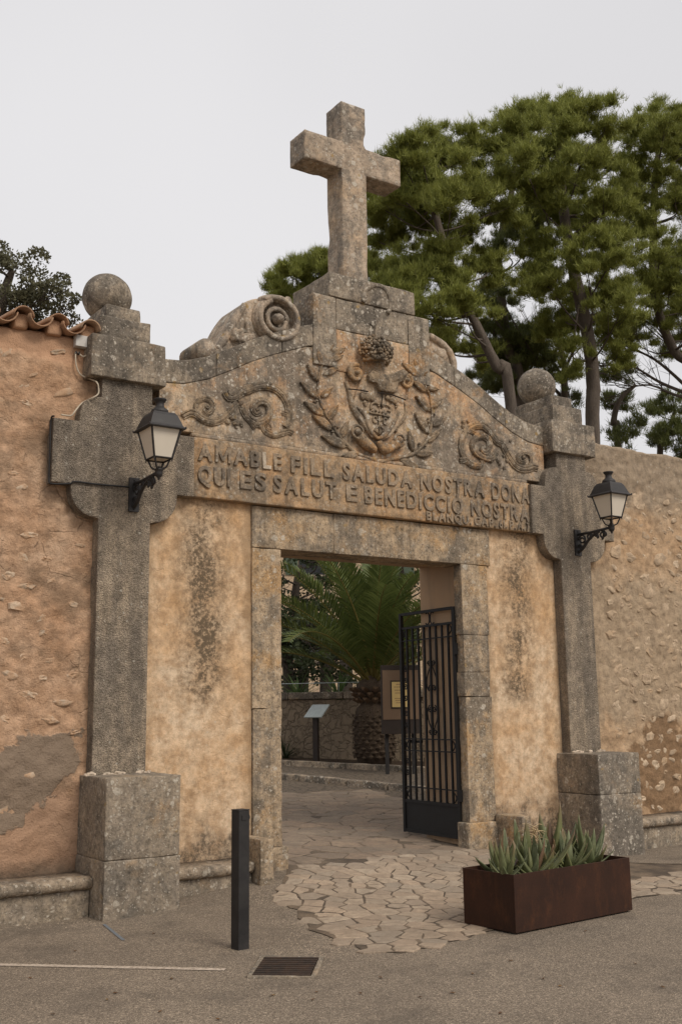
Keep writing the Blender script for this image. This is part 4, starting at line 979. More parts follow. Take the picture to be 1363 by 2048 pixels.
def scatter_stones(wall, dy, x0, x1, dens, meshes, zr, smin, smax, seed, prot=.3):
    rr = random.Random(seed); placed = []
    for x, z, s, fl in dens: placed.append((x, z, s, fl))
    tries = 0
    n = zr[2]
    while len(placed) < n and tries < 9000:
        tries += 1
        x, z = rr.uniform(x0, x1), rr.uniform(zr[0], zr[1]); s = rr.uniform(smin, smax) * (1.5 if rr.random() < .15 else 1)
        if all(math.hypot((x - a) / 1.3, z - b) > (s + c) * .72 for a, b, c, _ in placed): placed.append((x, z, s, rr.uniform(.45, .8)))
    for x, z, s, fl in placed:
        me = meshes[rr.randrange(len(meshes))]; o = bpy.data.objects.new('wall_stone', me); COL.objects.link(o); o.parent = wall
        dpt = .022 + s * .12; o.location = (x, dy(x, z) + dpt - rr.uniform(-.003, .006) - prot * .012, z); o.scale = (s * rr.uniform(1.0, 1.35), dpt, s * fl * 1.1); o.rotation_euler = (rr.uniform(-.1, .1), rr.uniform(-.5, .5), rr.uniform(-.12, .12))
W_ = lambda u, v, s, f: (F(u, v, 0).x, F(u, v, 0).z, s, f)
listL = [W_(44, 1115, .07, .75), W_(95, 1118, .055, .35), W_(15, 1150, .085, .6), W_(45, 1172, .12, .3), W_(105, 1160, .075, .5), W_(152, 1210, .06, .6), W_(8, 1198, .05, .7), W_(35, 1212, .1, .5), W_(85, 1266, .06, .6), W_(8, 1282, .06, .6), W_(97, 1320, .07, .45), W_(20, 1350, .07, .6), W_(63, 1390, .085, .55), W_(125, 1405, .11, .3), W_(97, 1437, .085, .5), W_(12, 1440, .07, .5), W_(60, 1552, .06, .5), W_(145, 1350, .07, .5), W_(160, 1090, .05, .5), W_(10, 700, .09, .6), W_(130, 785, .1, .4), W_(45, 772, .07, .35), W_(5, 800, .06, .8), W_(55, 805, .07, .4), W_(115, 705, .09, .35), W_(65, 750, .05, .4), W_(30, 945, .05, .5), W_(45, 975, .06, .5), W_(150, 1465, .06, .4), W_(60, 1070, .1, .35)]
scatter_stones(wall_l, dyl, -6.4, -3.3, listL, rubs, (.75, 4.3, 95), .045, .10, 21, .2)
listR = [W_(1255, 1195, .09, .6), W_(1335, 1215, .1, .8), W_(1340, 1060, .09, .6), W_(1260, 1155, .1, .6), W_(1300, 1470, .1, .8), W_(1235, 1465, .11, .7), W_(1250, 1490, .12, .8), W_(1310, 1530, .08, .9), W_(1345, 1505, .07, .5), W_(1345, 1520, .06, .5), W_(1315, 1615, .12, .35), W_(1295, 1570, .12, .6), W_(1320, 1570, .1, .7), W_(1350, 1580, .09, .6), W_(1260, 1250, .1, .5), W_(1280, 1220, .1, .4), W_(1310, 1225, .09, .5), W_(1290, 1360, .09, .9), W_(1265, 1375, .08, .9), W_(1230, 1380, .09, .7), W_(1285, 1050, .08, .5)]
scatter_stones(wall_r, dyr, 3.45, 6.2, listR, rub2, (.5, 4.2, 292), .05, .15, 33, .24)
# tiles along the left wall: cover and channel tiles pitching towards the front
def tile_me(r, L_, up, th=.016, n=10):
    vs, fs = [], []
    for y in (0, 1):
        for lay in (0, 1):
            for i in range(n + 1):
                a = math.pi * i / n; rad = (r - .012 * y) - lay * th; x = rad * math.cos(a); z = rad * math.sin(a) * .95
                vs.append((x, y * L_, (z if up else -z)))
    k = n + 1
    for i in range(n):
        fs += [[i, i + 1, 2 * k + i + 1, 2 * k + i], [k + i, 3 * k + i, 3 * k + i + 1, k + i + 1], [i, k + i, k + i + 1, i + 1], [2 * k + i, 2 * k + i + 1, 3 * k + i + 1, 3 * k + i]]
    fs += [[0, 2 * k, 3 * k, k], [n, k + n, 3 * k + n, 2 * k + n]]
    bm = bmesh.new(); bm.from_mesh(mesh('t', vs, fs, True)); return bmesh_done(bm, 'tile', True)
ct, ht = tile_me(.094, .62, True, .012), tile_me(.106, .62, False, .012)
ct.materials.append(M['tile']); ht.materials.append(M['tile'])
for i in range(20):
    x = -3.16 - i * .30
    o = link('cover_tile', ct, None, wall_l); o.location = (x + R.uniform(-.012, .012), -.12 + R.uniform(-.025, .025), 4.985 + R.uniform(-.008, .008)); o.rotation_euler = (math.radians(8), 0, R.uniform(-.05, .05))
    if i < 19:
        o = link('channel_tile', ht, None, wall_l); o.location = (x - .15 + R.uniform(-.008, .008), -.135 + R.uniform(-.02, .02), 5.015 + R.uniform(-.006, .006)); o.rotation_euler = (math.radians(8), 0, R.uniform(-.04, .04))
    link('tile_bedding', rough_box(x - .07, x + .07, -.055, .42, 4.90, 5.045, .03, .06, .008, 1, seed=200 + i), M['wall_left'], wall_l)
# ------------------------------------------------------------------ stone benches
def bench(label, x0, x1, zt, zb, d=.40):
    t = thing('stone_bench', label, 'bench', ((x0 + x1) / 2, -.2, zb))
    prof = [(-.02, zt), (-d + .05, zt), (-d + .015, zt - .012), (-d, zt - .045), (-d + .008, zt - .08), (-d + .04, zt - .10), (-.02, zt - .10)]
    n = max(4, int((x1 - x0) / .06)); vs, fs = [], []
    for i in range(n + 1):
        x = x0 + (x1 - x0) * i / n
        for k, (y, z) in enumerate(prof):
            q = noise.noise((x * 6, y * 6, z * 6 + zt)) * .009 + noise.noise((x * 17, y * 17, z * 17)) * .004
            vs.append((x, y + (q if 0 < k < 6 else 0), z + q * .7))
    m_ = len(prof)
    for i in range(n):
        for k in range(m_): fs.append([i * m_ + k, i * m_ + (k + 1) % m_, (i + 1) * m_ + (k + 1) % m_, (i + 1) * m_ + k])
    fs.append(list(range(m_))[::-1]); fs.append([n * m_ + k for k in range(m_)])
    bm = bmesh.new(); bm.from_mesh(mesh('s', vs, fs)); bmesh.ops.triangulate(bm, faces=[f for f in bm.faces if len(f.verts) > 4])
    link('seat', bmesh_done(bm, 'seat', True), M['bench'], t)
    link('base', rough_box(x0, x1, -d + .06, -.01, zb - .2, zt - .103, .01, .08, .005, 1, seed=int(x0 * 10) + 300), M['pedestal'], t)
bench('low stone bench ledge along the foot of the salmon tiled wall', -9, -3.115, .315, 0)
bench('short stone bench ledge between the pedestal and doorway behind the black bollard', -2.445, -1.615, .30, .06, .37)
bench('low stone bench ledge along the foot of the tan rubble wall', 3.12, 9, .335, 0)
# ------------------------------------------------------------------ wall lanterns
def lantern():
    t = thing('wall_lantern', 'black wall lantern with frosted panes below the white junction box', 'lantern', group='wall lanterns on the pilasters')
    def add(nm, fn, mt='lamp_metal', par=None, smooth=False):
        bm = bmesh.new(); fn(bm); return link(nm, bmesh_done(bm, nm, smooth), M[mt], par or t, True)
    bp = add('back_plate', lambda bm: box(bm, -.05, .05, -.022, 0.01, -.165, .165))
    for z in (-.14, .14): add('bolt', lambda bm, z=z: blob(bm, (0, -.024, z), .011, sub=1), par=bp)
    A = .54
    def arm(bm):
        tube(bm, [(0, -.02, .105), (0, -.2, .10), (0, -A + .02, .115)], .017, 8)
        tube(bm, [(0, -.02, -.12), (0, -.09, -.08), (0, -.17, .0), (0, -.27, .06), (0, -.36, .09)], (.02, .02, .016, .012), 8, 4)
    ar = add('bracket_arm', arm, smooth=True)
    def sc(cy, cz_, r, tr, a0, k=1, w=.012):
        return lambda bm: tube(bm, [Vector((0, cy + (r - r * .72 * i / 24) * math.cos(a0 + k * tr * 6.283 * i / 24), cz_ + (r - r * .72 * i / 24) * math.sin(a0 + k * tr * 6.283 * i / 24))) for i in range(25)], w, 6)
    for q in ((-.085, .03, .062, 1.5, 0), (-.20, .055, .045, 1.4, 2), (-.40, .05, .05, 1.5, 1.2), (-.30, .062, .034, 1.3, 0), (-.05, -.055, .03, 1.3, 0)): add('bracket_scroll', sc(*q), par=ar, smooth=True)
    for y, z, r in ((-.44, .045, .026), (-.40, .005, .018), (-.13, -.02, .02), (-.33, .03, .018)): add('bracket_leaf', lambda bm, y=y, z=z, r=r: blob(bm, (0, y, z), r * .7, r, r * 1.3, 2, .3), par=ar, smooth=True)
    add('cup', lambda bm: lathe(bm, [(.004, .035), (.012, .05), (.012, .06), (.03, .075), (.036, .10), (.034, .125), (.04, .13), (.04, .14), (.03, .145), (.02, .165)], (0, -A, 0), 14), smooth=True)
    for k in range(4):
        a = math.pi / 4 + k * math.pi / 2; ca, sa = math.cos(a), math.sin(a)
        add('cradle_arm', lambda bm: tube(bm, [(.02 * ca, -A + .02 * sa, .135), (.065 * ca, -A + .065 * sa, .155), (.085 * ca, -A + .085 * sa, .19), (.105 * ca, -A + .105 * sa, .232)], .0085, 6, 4), smooth=True)
    zb, zt, hb, ht_ = .235, .515, .086, .143
    bm = bmesh.new()
    def sq(h, z): return [Vector((x * h, -A + y * h, z)) for x, y in ((-1, -1), (1, -1), (1, 1), (-1, 1))]
    lo, hi = sq(hb, zb), sq(ht_, zt)
    def frame(bm):
        for i in range(4):
            tube(bm, [lo[i], hi[i]], .011, 4); tube(bm, [lo[i], lo[(i + 1) % 4]], .011, 4); tube(bm, [hi[i], hi[(i + 1) % 4]], .012, 4); tube(bm, [lo[i] + Vector((0, 0, .005)), lo[i] + Vector((0, 0, -.03))], (.009, .004), 6)
    add('lantern_frame', frame)
    for i in range(4):
        a, b, c_, d_ = lo[i], lo[(i + 1) % 4], hi[(i + 1) % 4], hi[i]; ce = (a + b + c_ + d_) / 4
        vs = [ce + (p - ce) * .97 for p in (a, b, c_, d_)]; n = (b - a).cross(d_ - a).normalized() * .004
        bm = bmesh.new(); bb = [bm.verts.new(p) for p in vs]; cc = [bm.verts.new(p - n) for p in vs]; bm.faces.new(bb); bm.faces.new(cc[::-1])
        for k in range(4): bm.faces.new([bb[k], cc[k], cc[(k + 1) % 4], bb[(k + 1) % 4]])
        link('pane', bmesh_done(bm), M['glass'], t, True)
    bm = bmesh.new(); box(bm, -.078, .078, -A - .078, -A + .078, .236, .241); link('bottom_pane', bmesh_done(bm), M['glass'], t, True)
    def roof(bm):
        prof = [(.178, .500), (.18, .508), (.157, .53), (.142, .575), (.12, .632), (.10, .662), (.08, .668)]
        rings = [[bm.verts.new((x * h, -A + y * h, z)) for x, y in ((-1, -1), (1, -1), (1, 1), (-1, 1))] for h, z in prof]
        for i in range(len(rings) - 1):
            for k in range(4): bm.faces.new([rings[i][k], rings[i][(k + 1) % 4], rings[i + 1][(k + 1) % 4], rings[i + 1][k]])
        bm.faces.new(rings[0][::-1]); bm.faces.new(rings[-1])
        for x, y in ((-1, -1), (1, -1), (1, 1), (-1, 1)): blob(bm, (x * .175, -A + y * .175, .516), .008, .009, .013, 1)
    rf = add('lantern_roof', roof)
    add('chimney', lambda bm: lathe(bm, [(.076, .664), (.08, .68), (.074, .70), (.05, .72), (.039, .735), (.036, .765), (.046, .78), (.06, .798), (.06, .806), (.04, .808), (.015, .812)], (0, -A, 0), 20), par=rf, smooth=True)
    return t
lan = lantern(); lan.location = (-2.725, YP, 3.512); lan.scale = (.95, 1, .93)
lan2 = copy_tree(lan); lan2.location = (2.83, YP, 3.49); setp(lan2, 'black wall lantern with frosted panes next to the rubble wall')
# ------------------------------------------------------------------ junction box and cables
jb = thing('junction_box', 'small white plastic junction box under the roof tiles', 'junction box', tuple(F(162, 684, -.03)))
jc = jb.location
link('box_body', box_me(jc.x - .062, jc.x + .062, -.062, .0, jc.z - .055, jc.z + .055, bevel=.008), M['plastic'], jb)
link('box_lid', box_me(jc.x - .058, jc.x + .058, -.069, -.0625, jc.z - .051, jc.z + .051, bevel=.002), M['plastic'], jb)
for k in (-1, 1): link('cable_gland', box_me(jc.x - .03 + k * .014 - .008, jc.x - .03 + k * .014 + .008, -.04, -.01, jc.z - .12, jc.z - .095, bevel=.003), M['cable_black'], jb)
cw = link('white_cable', tube_me([F(u, v, y) for u, v, y in ((176, 672, -.03), (179, 690, -.05), (176, 706, -.05), (166, 713, -.04), (156, 704, -.03))] , .007, smooth=4), M['cable_white']); setp(cw, 'cream cable looping from the junction box side into the wall', 'cable')
cw2 = link('white_cable', tube_me([F(u, v, y) for u, v, y in ((151, 704, -.03), (152, 728, -.035), (160, 748, -.035), (178, 757, -.05), (193, 764, -.15), (197, 776, -.15), (196, 788, -.15), (184, 796, -.15), (164, 806, -.06), (150, 822, -.15), (142, 831, -.15), (122, 829, -.15))], .007, smooth=4), M['cable_white']); setp(cw2, 'long cream cable hanging down onto the dark pilaster arm', 'cable')
cb = link('black_cable', tube_me([F(u, v, y) for u, v, y in ((108, 832, -.14), (102, 840, -.10), (100, 900, -.10), (98, 958, -.10), (104, 967, -.13), (140, 967, -.14), (150, 963, -.145), (200, 969, -.145), (258, 974, -.15))], .008, smooth=4), M['cable_black']); setp(cb, 'thin black cable running round the pilaster arm to the lantern', 'cable')
# ------------------------------------------------------------------ iron gate leaf, opened inwards
gt = thing('iron_gate', 'black wrought iron gate leaf standing open inside the doorway', 'gate', (1.135, .125, .235), rz=math.radians(88.3))
LW, LH = 1.0, 2.46
def gadd(nm, fn, par=None, smooth=False):
    bm = bmesh.new(); fn(bm); return link(nm, bmesh_done(bm, nm, smooth), M['iron'], par or gt, True)
def bar(x0, z0, x1, z1, w=.011): return lambda bm: box(bm, min(x0, x1) - (w if x0 == x1 else 0), max(x0, x1) + (w if x0 == x1 else 0), -w, w, min(z0, z1) - (w if z0 == z1 else 0), max(z0, z1) + (w if z0 == z1 else 0))
gadd('hinge_stile', bar(.0, .0, .0, LH, .02)); gadd('lock_stile', bar(LW, .0, LW, LH, .02))
for z, w in ((LH - .012, .016), (LH - .175, .013), (LH - .32, .007), (1.03, .007), (.90, .007), (.50, .007), (.345, .016), (.02, .016)): gadd('rail', bar(.02, z, LW - .02, z, w))
for i in range(1, 9): gadd('bar', bar(i * LW / 9, .345, i * LW / 9, LH - .175, .0105))
gadd('kick_plate', lambda bm: box(bm, .02, LW - .02, -.005, .005, .03, .335))
for k in range(14): gadd('plate_rib', lambda bm, k=k: box(bm, .03, LW - .03, -.009, -.0045, .05 + k * .02, .058 + k * .02))
def cs(cx, cz_, r, a0, tr, k=1, w=.007): return lambda bm: tube(bm, [Vector((cx + (r - r * .7 * i / 20) * math.cos(a0 + k * tr * 6.283 * i / 20), -.006, cz_ + (r - r * .7 * i / 20) * math.sin(a0 + k * tr * 6.283 * i / 20))) for i in range(21)], w, 6)
mid = 5 * LW / 9 - .055
mid = 4 * LW / 9
for zc, up in ((1.56, 1), (1.40, -1)):
    for s in (-1, 1):
        gadd('scroll', cs(mid + s * .038, zc + up * .30, .034, math.pi / 2 * (1 - s) , 1.2, s), None, True); gadd('scroll', cs(mid + s * .038, zc + up * .04, .034, math.pi / 2 * (1 - s), 1.2, -s), None, True)
        gadd('scroll', lambda bm, s=s, up=up, zc=zc: tube(bm, [(mid + s * .01, -.006, zc + up * .28), (mid + s * .07, -.006, zc + up * .18), (mid + s * .092, -.006, zc + up * .10), (mid + s * .08, -.006, zc + up * .03), (mid + s * .05, -.006, zc)], .007, 6, 4), None, True)
for s in (-1, 1):
    gadd('scroll', lambda bm, s=s: tube(bm, [(mid + s * .07, -.004, LH - .04), (mid + s * .045, -.004, LH - .022), (mid + s * .016, -.004, LH - .05), (mid + s * .008, -.004, LH - .10), (mid + s * .016, -.004, LH - .14), (mid + s * .05, -.004, LH - .162), (mid + s * .075, -.004, LH - .145)], .008, 6, 4), None, True)
for zc in (LH - .24, .965, .42):
    for x in (LW - .055, .055):
        for s in (-1, 1): gadd('scroll', lambda bm, s=s, x=x, zc=zc: tube(bm, [(x + s * .035, -.004, zc + .05), (x, -.004, zc), (x + s * .035, -.004, zc - .05)], .007, 6, 4), None, True)
for zc in (1.75, 1.55, 1.25, .72): 
    for s in (-1, 1): gadd('scroll', cs(LW - .055 , zc + s * .06, .035, 0, 1.3, s), None, True)
gadd('lock_bolt', lambda bm: box(bm, LW - .33, LW - .12, -.03, -.012, .985, 1.015))
for z in (.45, 2.0): gadd('hinge', lambda bm, z=z: lathe(bm, [(.022, z - .06), (.022, z + .06)], (-.022, 0, 0), 10))
# ------------------------------------------------------------------ planter with aloes
pf, pr, pl = Vector((-.925, -2.93, 0)), Vector((.415, -2.82, 0)), None
ex_ = (pr - pf); PLN = ex_.length; ang = math.atan2(ex_.y, ex_.x); PD = .52; PHT = .40
pt = thing('planter_box', 'long dark rusted steel planter box standing on the paving', 'planter', (pf.x, pf.y, .012), rz=ang)
link('front_panel', box_me(0, PLN, 0, .012, 0, PHT, bevel=.003), M['corten'], pt, True)
link('back_panel', box_me(0, PLN, PD - .012, PD, 0, PHT, bevel=.003), M['corten'], pt, True)
for x in (0, PLN - .012): link('end_panel', box_me(x + .0005, x + .0115, .0125, PD - .0125, 0, PHT - .001, bevel=.003), M['corten'], pt, True)
link('bottom_panel', box_me(.013, PLN - .013, .013, PD - .013, .002, .012), M['corten'], pt, True)
bm = bmesh.new(); bmesh.ops.create_grid(bm, x_segments=28, y_segments=12, size=.5)
for v in bm.verts: v.co = (.013 + (v.co.x + .5) * (PLN - .026), .013 + (v.co.y + .5) * (PD - .026), PHT - .06 + .022 * noise.noise(v.co * 9))
link('soil', bmesh_done(bm), M['soil'], pt, True)
def aloe_leaf(L_, w, bend, rr):
    """thick keeled blade growing from the origin along +x, curving up"""
    n = 9; vs, fs = [], []; p = Vector((0, 0, 0)); a = math.radians(rr.uniform(38, 52)); d = (a, bend)
    for i in range(n + 1):
        t = i / n; ww = w * (1 - t) ** .7 * (1 + .35 * math.sin(t * 3)) + .0015; th = .016 * (1 - t) + .002
        an = a + bend * t; nx = Vector((-math.sin(an), 0, math.cos(an)))
        for y, k in ((-1, .55), (-.55, -.15), (0, -.25), (.55, -.15), (1, .55), (.55, -.95), (0, -1.3), (-.55, -.95)): vs.append(p + Vector((0, y * ww, 0)) + nx * (k * th * (1 if i < n else .3)))
        p = p + Vector((math.cos(an), 0, math.sin(an))) * (L_ / n)
    for i in range(n):
        for k in range(8): fs.append([i * 8 + k, i * 8 + (k + 1) % 8, (i + 1) * 8 + (k + 1) % 8, (i + 1) * 8 + k])
    fs.append([n * 8 + k for k in range(8)])
    me = mesh('aloe_leaf', vs, fs, True); me.materials.append(M['aloe']); return me
ral = random.Random(9)
inn = [aloe_leaf(ral.uniform(.30, .38), .037, .55, ral) for _ in range(5)]; mid_ = [aloe_leaf(ral.uniform(.32, .42), .046, .6, ral) for _ in range(6)]; out_ = [aloe_leaf(ral.uniform(.26, .36), .046, .5, ral) for _ in range(5)]
spots = [(.13, .20, .95, 'short-leaved aloe at the planter corner by the paved ramp'), (.36, .15, .92, 'aloe with reddish lower leaves along the planter front'), (.55, .18, 1.0, 'spreading aloe in front of the dry flower stalk'), (.26, .38, 1.0, 'aloe at the back of the planter nearest the iron gate'), (.80, .17, .98, 'pale green aloe in the middle of the planter front'), (.56, .40, 1.05, 'aloe at the back of the planter beside the dry flower stalk'), (.86, .40, 1.3, 'tallest aloe with upright leaves at the back of the planter'), (1.12, .22, 1.15, 'large grey green aloe at the planter end by the pedestal'), (1.20, .39, .95, 'small aloe tucked behind the large one near the pedestal')]
Mpt = Matrix.Translation(pt.location) @ Matrix.Rotation(ang, 4, 'Z')
for i, (x, y, s, lb) in enumerate(spots):
    wp = Mpt @ Vector((x, y, PHT - .075)); t = thing('aloe_plant', lb, 'aloe', tuple(wp), 'aloes in the planter', ral.uniform(0, 6)); s *= .93; t.scale = (s, s, s)
    for k in range(15):
        src = inn if k < 4 else (mid_ if k < 10 else out_)
        o = bpy.data.objects.new('leaf', src[k % len(src)]); COL.objects.link(o); o.parent = t
        az = k * 2.399 + ral.uniform(-.25, .25); tilt = (-.42, .0, .3)[0 if k < 4 else 1 if k < 10 else 2] + ral.uniform(-.2, .2)
        o.rotation_euler = (ral.uniform(-.12, .12), tilt, az); o.location = (.012 * math.cos(az), .012 * math.sin(az), .012 * (15 - k) / 5); q = ral.uniform(.62, 1.15); o.scale = (q, q * ral.uniform(.8, 1.15), q)
wp = Mpt @ Vector((.62, .34, PHT - .07)); bm = bmesh.new()
tube(bm, [Vector((0, 0, 0)), Vector((.01, 0, .2)), Vector((-.01, .01, .33))], .006, 6)
for k in range(46):
    a, e, l = ral.uniform(0, 6.28), ral.uniform(-.6, .9), ral.uniform(.05, .13); b0 = Vector((0, 0, ral.uniform(.2, .34))); dv = Vector((math.cos(a) * math.cos(e), math.sin(a) * math.cos(e), math.sin(e)))
    tube(bm, [b0, b0 + dv * l * .6, b0 + dv * l + Vector((0, 0, -.02))], (.004, .002), 4)
st = link('dry_flower_stalk', bmesh_done(bm), M['straw']); st.location = wp; setp(st, 'pale dry flower stalk among the green aloes', 'dry stalk')
# ------------------------------------------------------------------ bollard
bp_ = G(484, 1900); bo = thing('steel_bollard', 'square black steel bollard post with a ring near its top', 'bollard', (bp_.x, bp_.y + .03, 0), rz=math.radians(8))
link('post', box_me(-.045, .045, -.045, .045, -.1, .915, bevel=.004), M['bollard'], bo, True)
link('cap', box_me(-.047, .047, -.047, .047, .916, .925, bevel=.003), M['bollard'], bo, True)
link('eye_plate', box_me(-.02, .02, -.050, -.0455, .855, .885), M['bollard'], bo, True)
link('ring', tube_me([(.046, -.0, .89), (.07, -.0, .885), (.078, 0, .862), (.066, 0, .845), (.052, 0, .85), (.046, 0, .866)], .005, smooth=4), M['bollard'], bo, True)
# ------------------------------------------------------------------ drain
dc = [G(527, 1920), G(636, 1920), G(624, 1958), G(504, 1956)]; dce = sum(dc, Vector()) / 4
dxv = ((dc[1] - dc[0]) + (dc[2] - dc[3])) / 2; dyv = ((dc[0] - dc[3]) + (dc[1] - dc[2])) / 2
dx_, dy_ = dxv.length / 2, dyv.length / 2; dang = math.atan2(dxv.y, dxv.x)
dr = thing('drain_grate', 'rusty iron drain grate set into the asphalt by the bollard', 'drain', (dce.x, dce.y, 0), rz=dang)
link('pit_shade_plate', box_me(-dx_, dx_, -dy_, dy_, .003, .0065), M['crack_and_pit_shade'], dr, True)  # flat dark plate painted as the shaded hollow below the bars
for a in ((-dx_ - .035, dx_ + .035, dy_, dy_ + .045), (-dx_ - .03, -dx_, -dy_, dy_ - .001), (dx_, dx_ + .03, -dy_, dy_ - .001), (-dx_ - .025, dx_ + .025, -dy_ - .022, -dy_ - .001)):
    link('surround', rough_box(a[0], a[1], a[2], a[3], -.02, .016, .006, .04, .003, 1, seed=int(a[0] * 99)), M['pedestal'], dr, True)
nb = 9
for k in range(nb): link('bar', box_me(-dx_ + .004, dx_ - .004, -dy_ + (k + .12) * 2 * dy_ / nb, -dy_ + (k + .68) * 2 * dy_ / nb, .007, .019, bevel=.003), M['rust_iron'], dr, True)
# ------------------------------------------------------------------ painted marks, fallen leaves, pebbles
def ribbon(pts, w, z=.004):
    vs, fs = [], []
    for i, p in enumerate(pts):
        d = (pts[min(i + 1, len(pts) - 1)] - pts[max(i - 1, 0)]); d.z = 0; d.normalize(); n = Vector((-d.y, d.x, 0))
        for s in (-1, 1):
            q = p + n * s * w * .5 * (1 + .3 * noise.noise((i * 1.7, s, 0))); vs.append((q.x, q.y, H(q.x, q.y) + z))
    for i in range(len(pts) - 1): fs.append([2 * i, 2 * i + 1, 2 * i + 3, 2 * i + 2])
    return mesh('ribbon', vs, fs)
seg = lambda a, b, n: [a + (b - a) * i / n for i in range(n + 1)]
a, b, c_ = G(450, 1942), G(330, 1939), G(0, 1931); far = c_ + (c_ - b).normalized() * 3
wl_ = link('white_line', ribbon(seg(a, b, 8) + seg(b, c_, 12)[1:] + seg(c_, far, 8)[1:], .062), M['white_paint']); setp(wl_, kind='structure')
bl_ = link('blue_mark', ribbon(seg(G(208, 1851), G(247, 1882), 6), .025), M['blue_paint']); setp(bl_, kind='structure')
lf = []
for k in range(4):
    rr = random.Random(k); vs = [(0, 0, .002)] + [(math.cos(a) * r_, math.sin(a) * r_ * .55, .003 + .006 * rr.random()) for a, r_ in [(i * 6.283 / 8, rr.uniform(.012, .022)) for i in range(8)]]
    me = mesh('leaf', vs, [[0, i, i % 8 + 1] for i in range(1, 9)]); me.materials.append(M['dry_leaf']); lf.append(me)
lpx = [(230, 1990), (343, 1960), (320, 2028), (435, 2042), (214, 2002), (308, 1869), (105, 2032), (633, 1988), (545, 1994), (760, 1958), (625, 2002), (840, 1998), (945, 1950), (1120, 1975), (1325, 1978), (1170, 1865), (1020, 1925), (1085, 1960), (905, 1990), (720, 1990), (1000, 2030), (540, 1930), (1270, 1930), (60, 1960), (150, 1905)]
for i, (u, v) in enumerate(lpx):
    p = G(u, v); o = link('fallen_leaf', lf[i % 4]); o.location = (p.x, p.y, H(p.x, p.y) + .002); o.rotation_euler = (0, 0, i * 1.9); o.scale = (.9, .9, 1)
    setp(o, 'small dry brown leaf lying on the asphalt', 'leaf', 'fallen leaves on the asphalt')
bm = bmesh.new(); rg = random.Random(77)
for k in range(1900):
    u, v = rg.choice(((rg.gauss(640, 45), rg.gauss(1890, 14)), (rg.gauss(600, 40), rg.gauss(1850, 18)), (rg.gauss(700, 60), rg.gauss(1903, 8)), (rg.gauss(520, 20), rg.gauss(1795, 8)), (rg.uniform(380, 530), rg.gauss(1800, 6)), (rg.uniform(0, 200), rg.gauss(1848, 5)), (rg.uniform(0, 1363), rg.uniform(1880, 2048)), (rg.gauss(590, 50), rg.gauss(1905, 8))))
    p = G(u, v); s = rg.uniform(.003, .008)
    vs_ = [bm.verts.new(p + Vector((math.cos(t * 2.094 + k) * s * rg.uniform(.7, 1.3), math.sin(t * 2.094 + k) * s, 0))) for t in range(3)]; tp = bm.verts.new(p + Vector((0, 0, s * .9)))
    for t in range(3): bm.faces.new([vs_[t], vs_[(t + 1) % 3], tp])
gv = link('gravel', bmesh_done(bm), M['paving']); setp(gv, 'loose pale grit scattered along the edge of the asphalt', 'gravel', kind='stuff')
# ------------------------------------------------------------------ courtyard behind the gate
A_, B_ = Vector((5.24, 10.82, 0)), Vector((6.30, 9.5, 0)); dW = (B_ - A_).normalized(); nW = Vector((-dW.y, dW.x, 0))
if nW.dot(CAM - A_) > 0: nW = -nW
w0, w1 = A_ - dW * 6, A_ + dW * 9; wang = math.atan2(dW.y, dW.x)
def oriented(nm, s0, s1, d0, d1, z0, z1, mt, par=None, amp=.01, seed=0, r=.02):
    """block in the wall's own frame: s along the wall, d behind its face"""
    me = rough_box(s0, s1, d0, d1, z0, z1, r, .3, amp, 1, seed=seed)
    k = Vector((-dW.y, dW.x, 0)).dot(nW)
    for v in me.vertices: q = A_ + dW * v.co.x + nW * v.co.y; v.co = (q.x, q.y, v.co.z)
    if k < 0: me.flip_normals()
    return link(nm, me, M[mt], par)
def kerb_line(p0, p1, ext0, ext1, w, rise, seed, ln=1.0):
    d = (p1 - p0); d.z = 0; tot = d.length; d.normalize(); n = Vector((-d.y, d.x, 0)); n = n if n.dot(FW) > 0 else -n; s = -ext0; k = 0
    while s < tot + ext1:
        L_ = ln * R.uniform(.8, 1.2); me = rough_box(s + .004, s + L_ - .004, 0, w, -.2, rise, .02, .12, .008, 1, seed=seed + k)
        for v in me.vertices: q = p0 + d * v.co.x + n * v.co.y; v.co = (q.x, q.y, v.co.z + H(q.x, q.y))
        link('kerb_stone', me, M['bench'], court); s += L_; k += 1
    return d, n
k0, k1, k2, k3 = G(560, 1560), G(860, 1590), G(560, 1541), G(860, 1557)
dk, nk = kerb_line(k0, k1, 3, 2.5, .14, .11, 600); kerb_line(k2, k3, 3, 4, .13, .19, 640)
a_, b_ = k0 - dk * 3, k1 + dk * 2.5; e_ = (k3 - k2).normalized(); c_, d_ = k3 + e_ * 4, k2 - e_ * 3
vs_ = []
for i in range(13):
    t_ = i / 12; p, q = a_.lerp(b_, t_) + nk * .1, d_.lerp(c_, t_) + nk * .04
    for j in range(5): r_ = p.lerp(q, j / 4); vs_.append((r_.x, r_.y, H(r_.x, r_.y) + .085 + .01 * noise.noise((r_.x * 3, r_.y * 3, 0))))
rp2 = link('raised_path', mesh('rp', vs_, [[i * 5 + j, i * 5 + j + 1, (i + 1) * 5 + j + 1, (i + 1) * 5 + j] for i in range(12) for j in range(4)], True), M['courtyard']); setp(rp2, kind='structure')
vs_ = []
for i in range(13):
    t_ = i / 12; p, q = d_.lerp(c_, t_) + nk * .1, (A_ - dW * 4).lerp(A_ + dW * 6, t_) + nW * .05
    for j in range(5): r_ = p.lerp(q, j / 4); vs_.append((r_.x, r_.y, H(r_.x, r_.y) + .12 + .03 * noise.noise((r_.x * 2, r_.y * 2, 0))))
pb2 = link('planting_bed', mesh('pb', vs_, [[i * 5 + j, i * 5 + j + 1, (i + 1) * 5 + j + 1, (i + 1) * 5 + j] for i in range(12) for j in range(4)], True), M['soil']); setp(pb2, kind='structure')
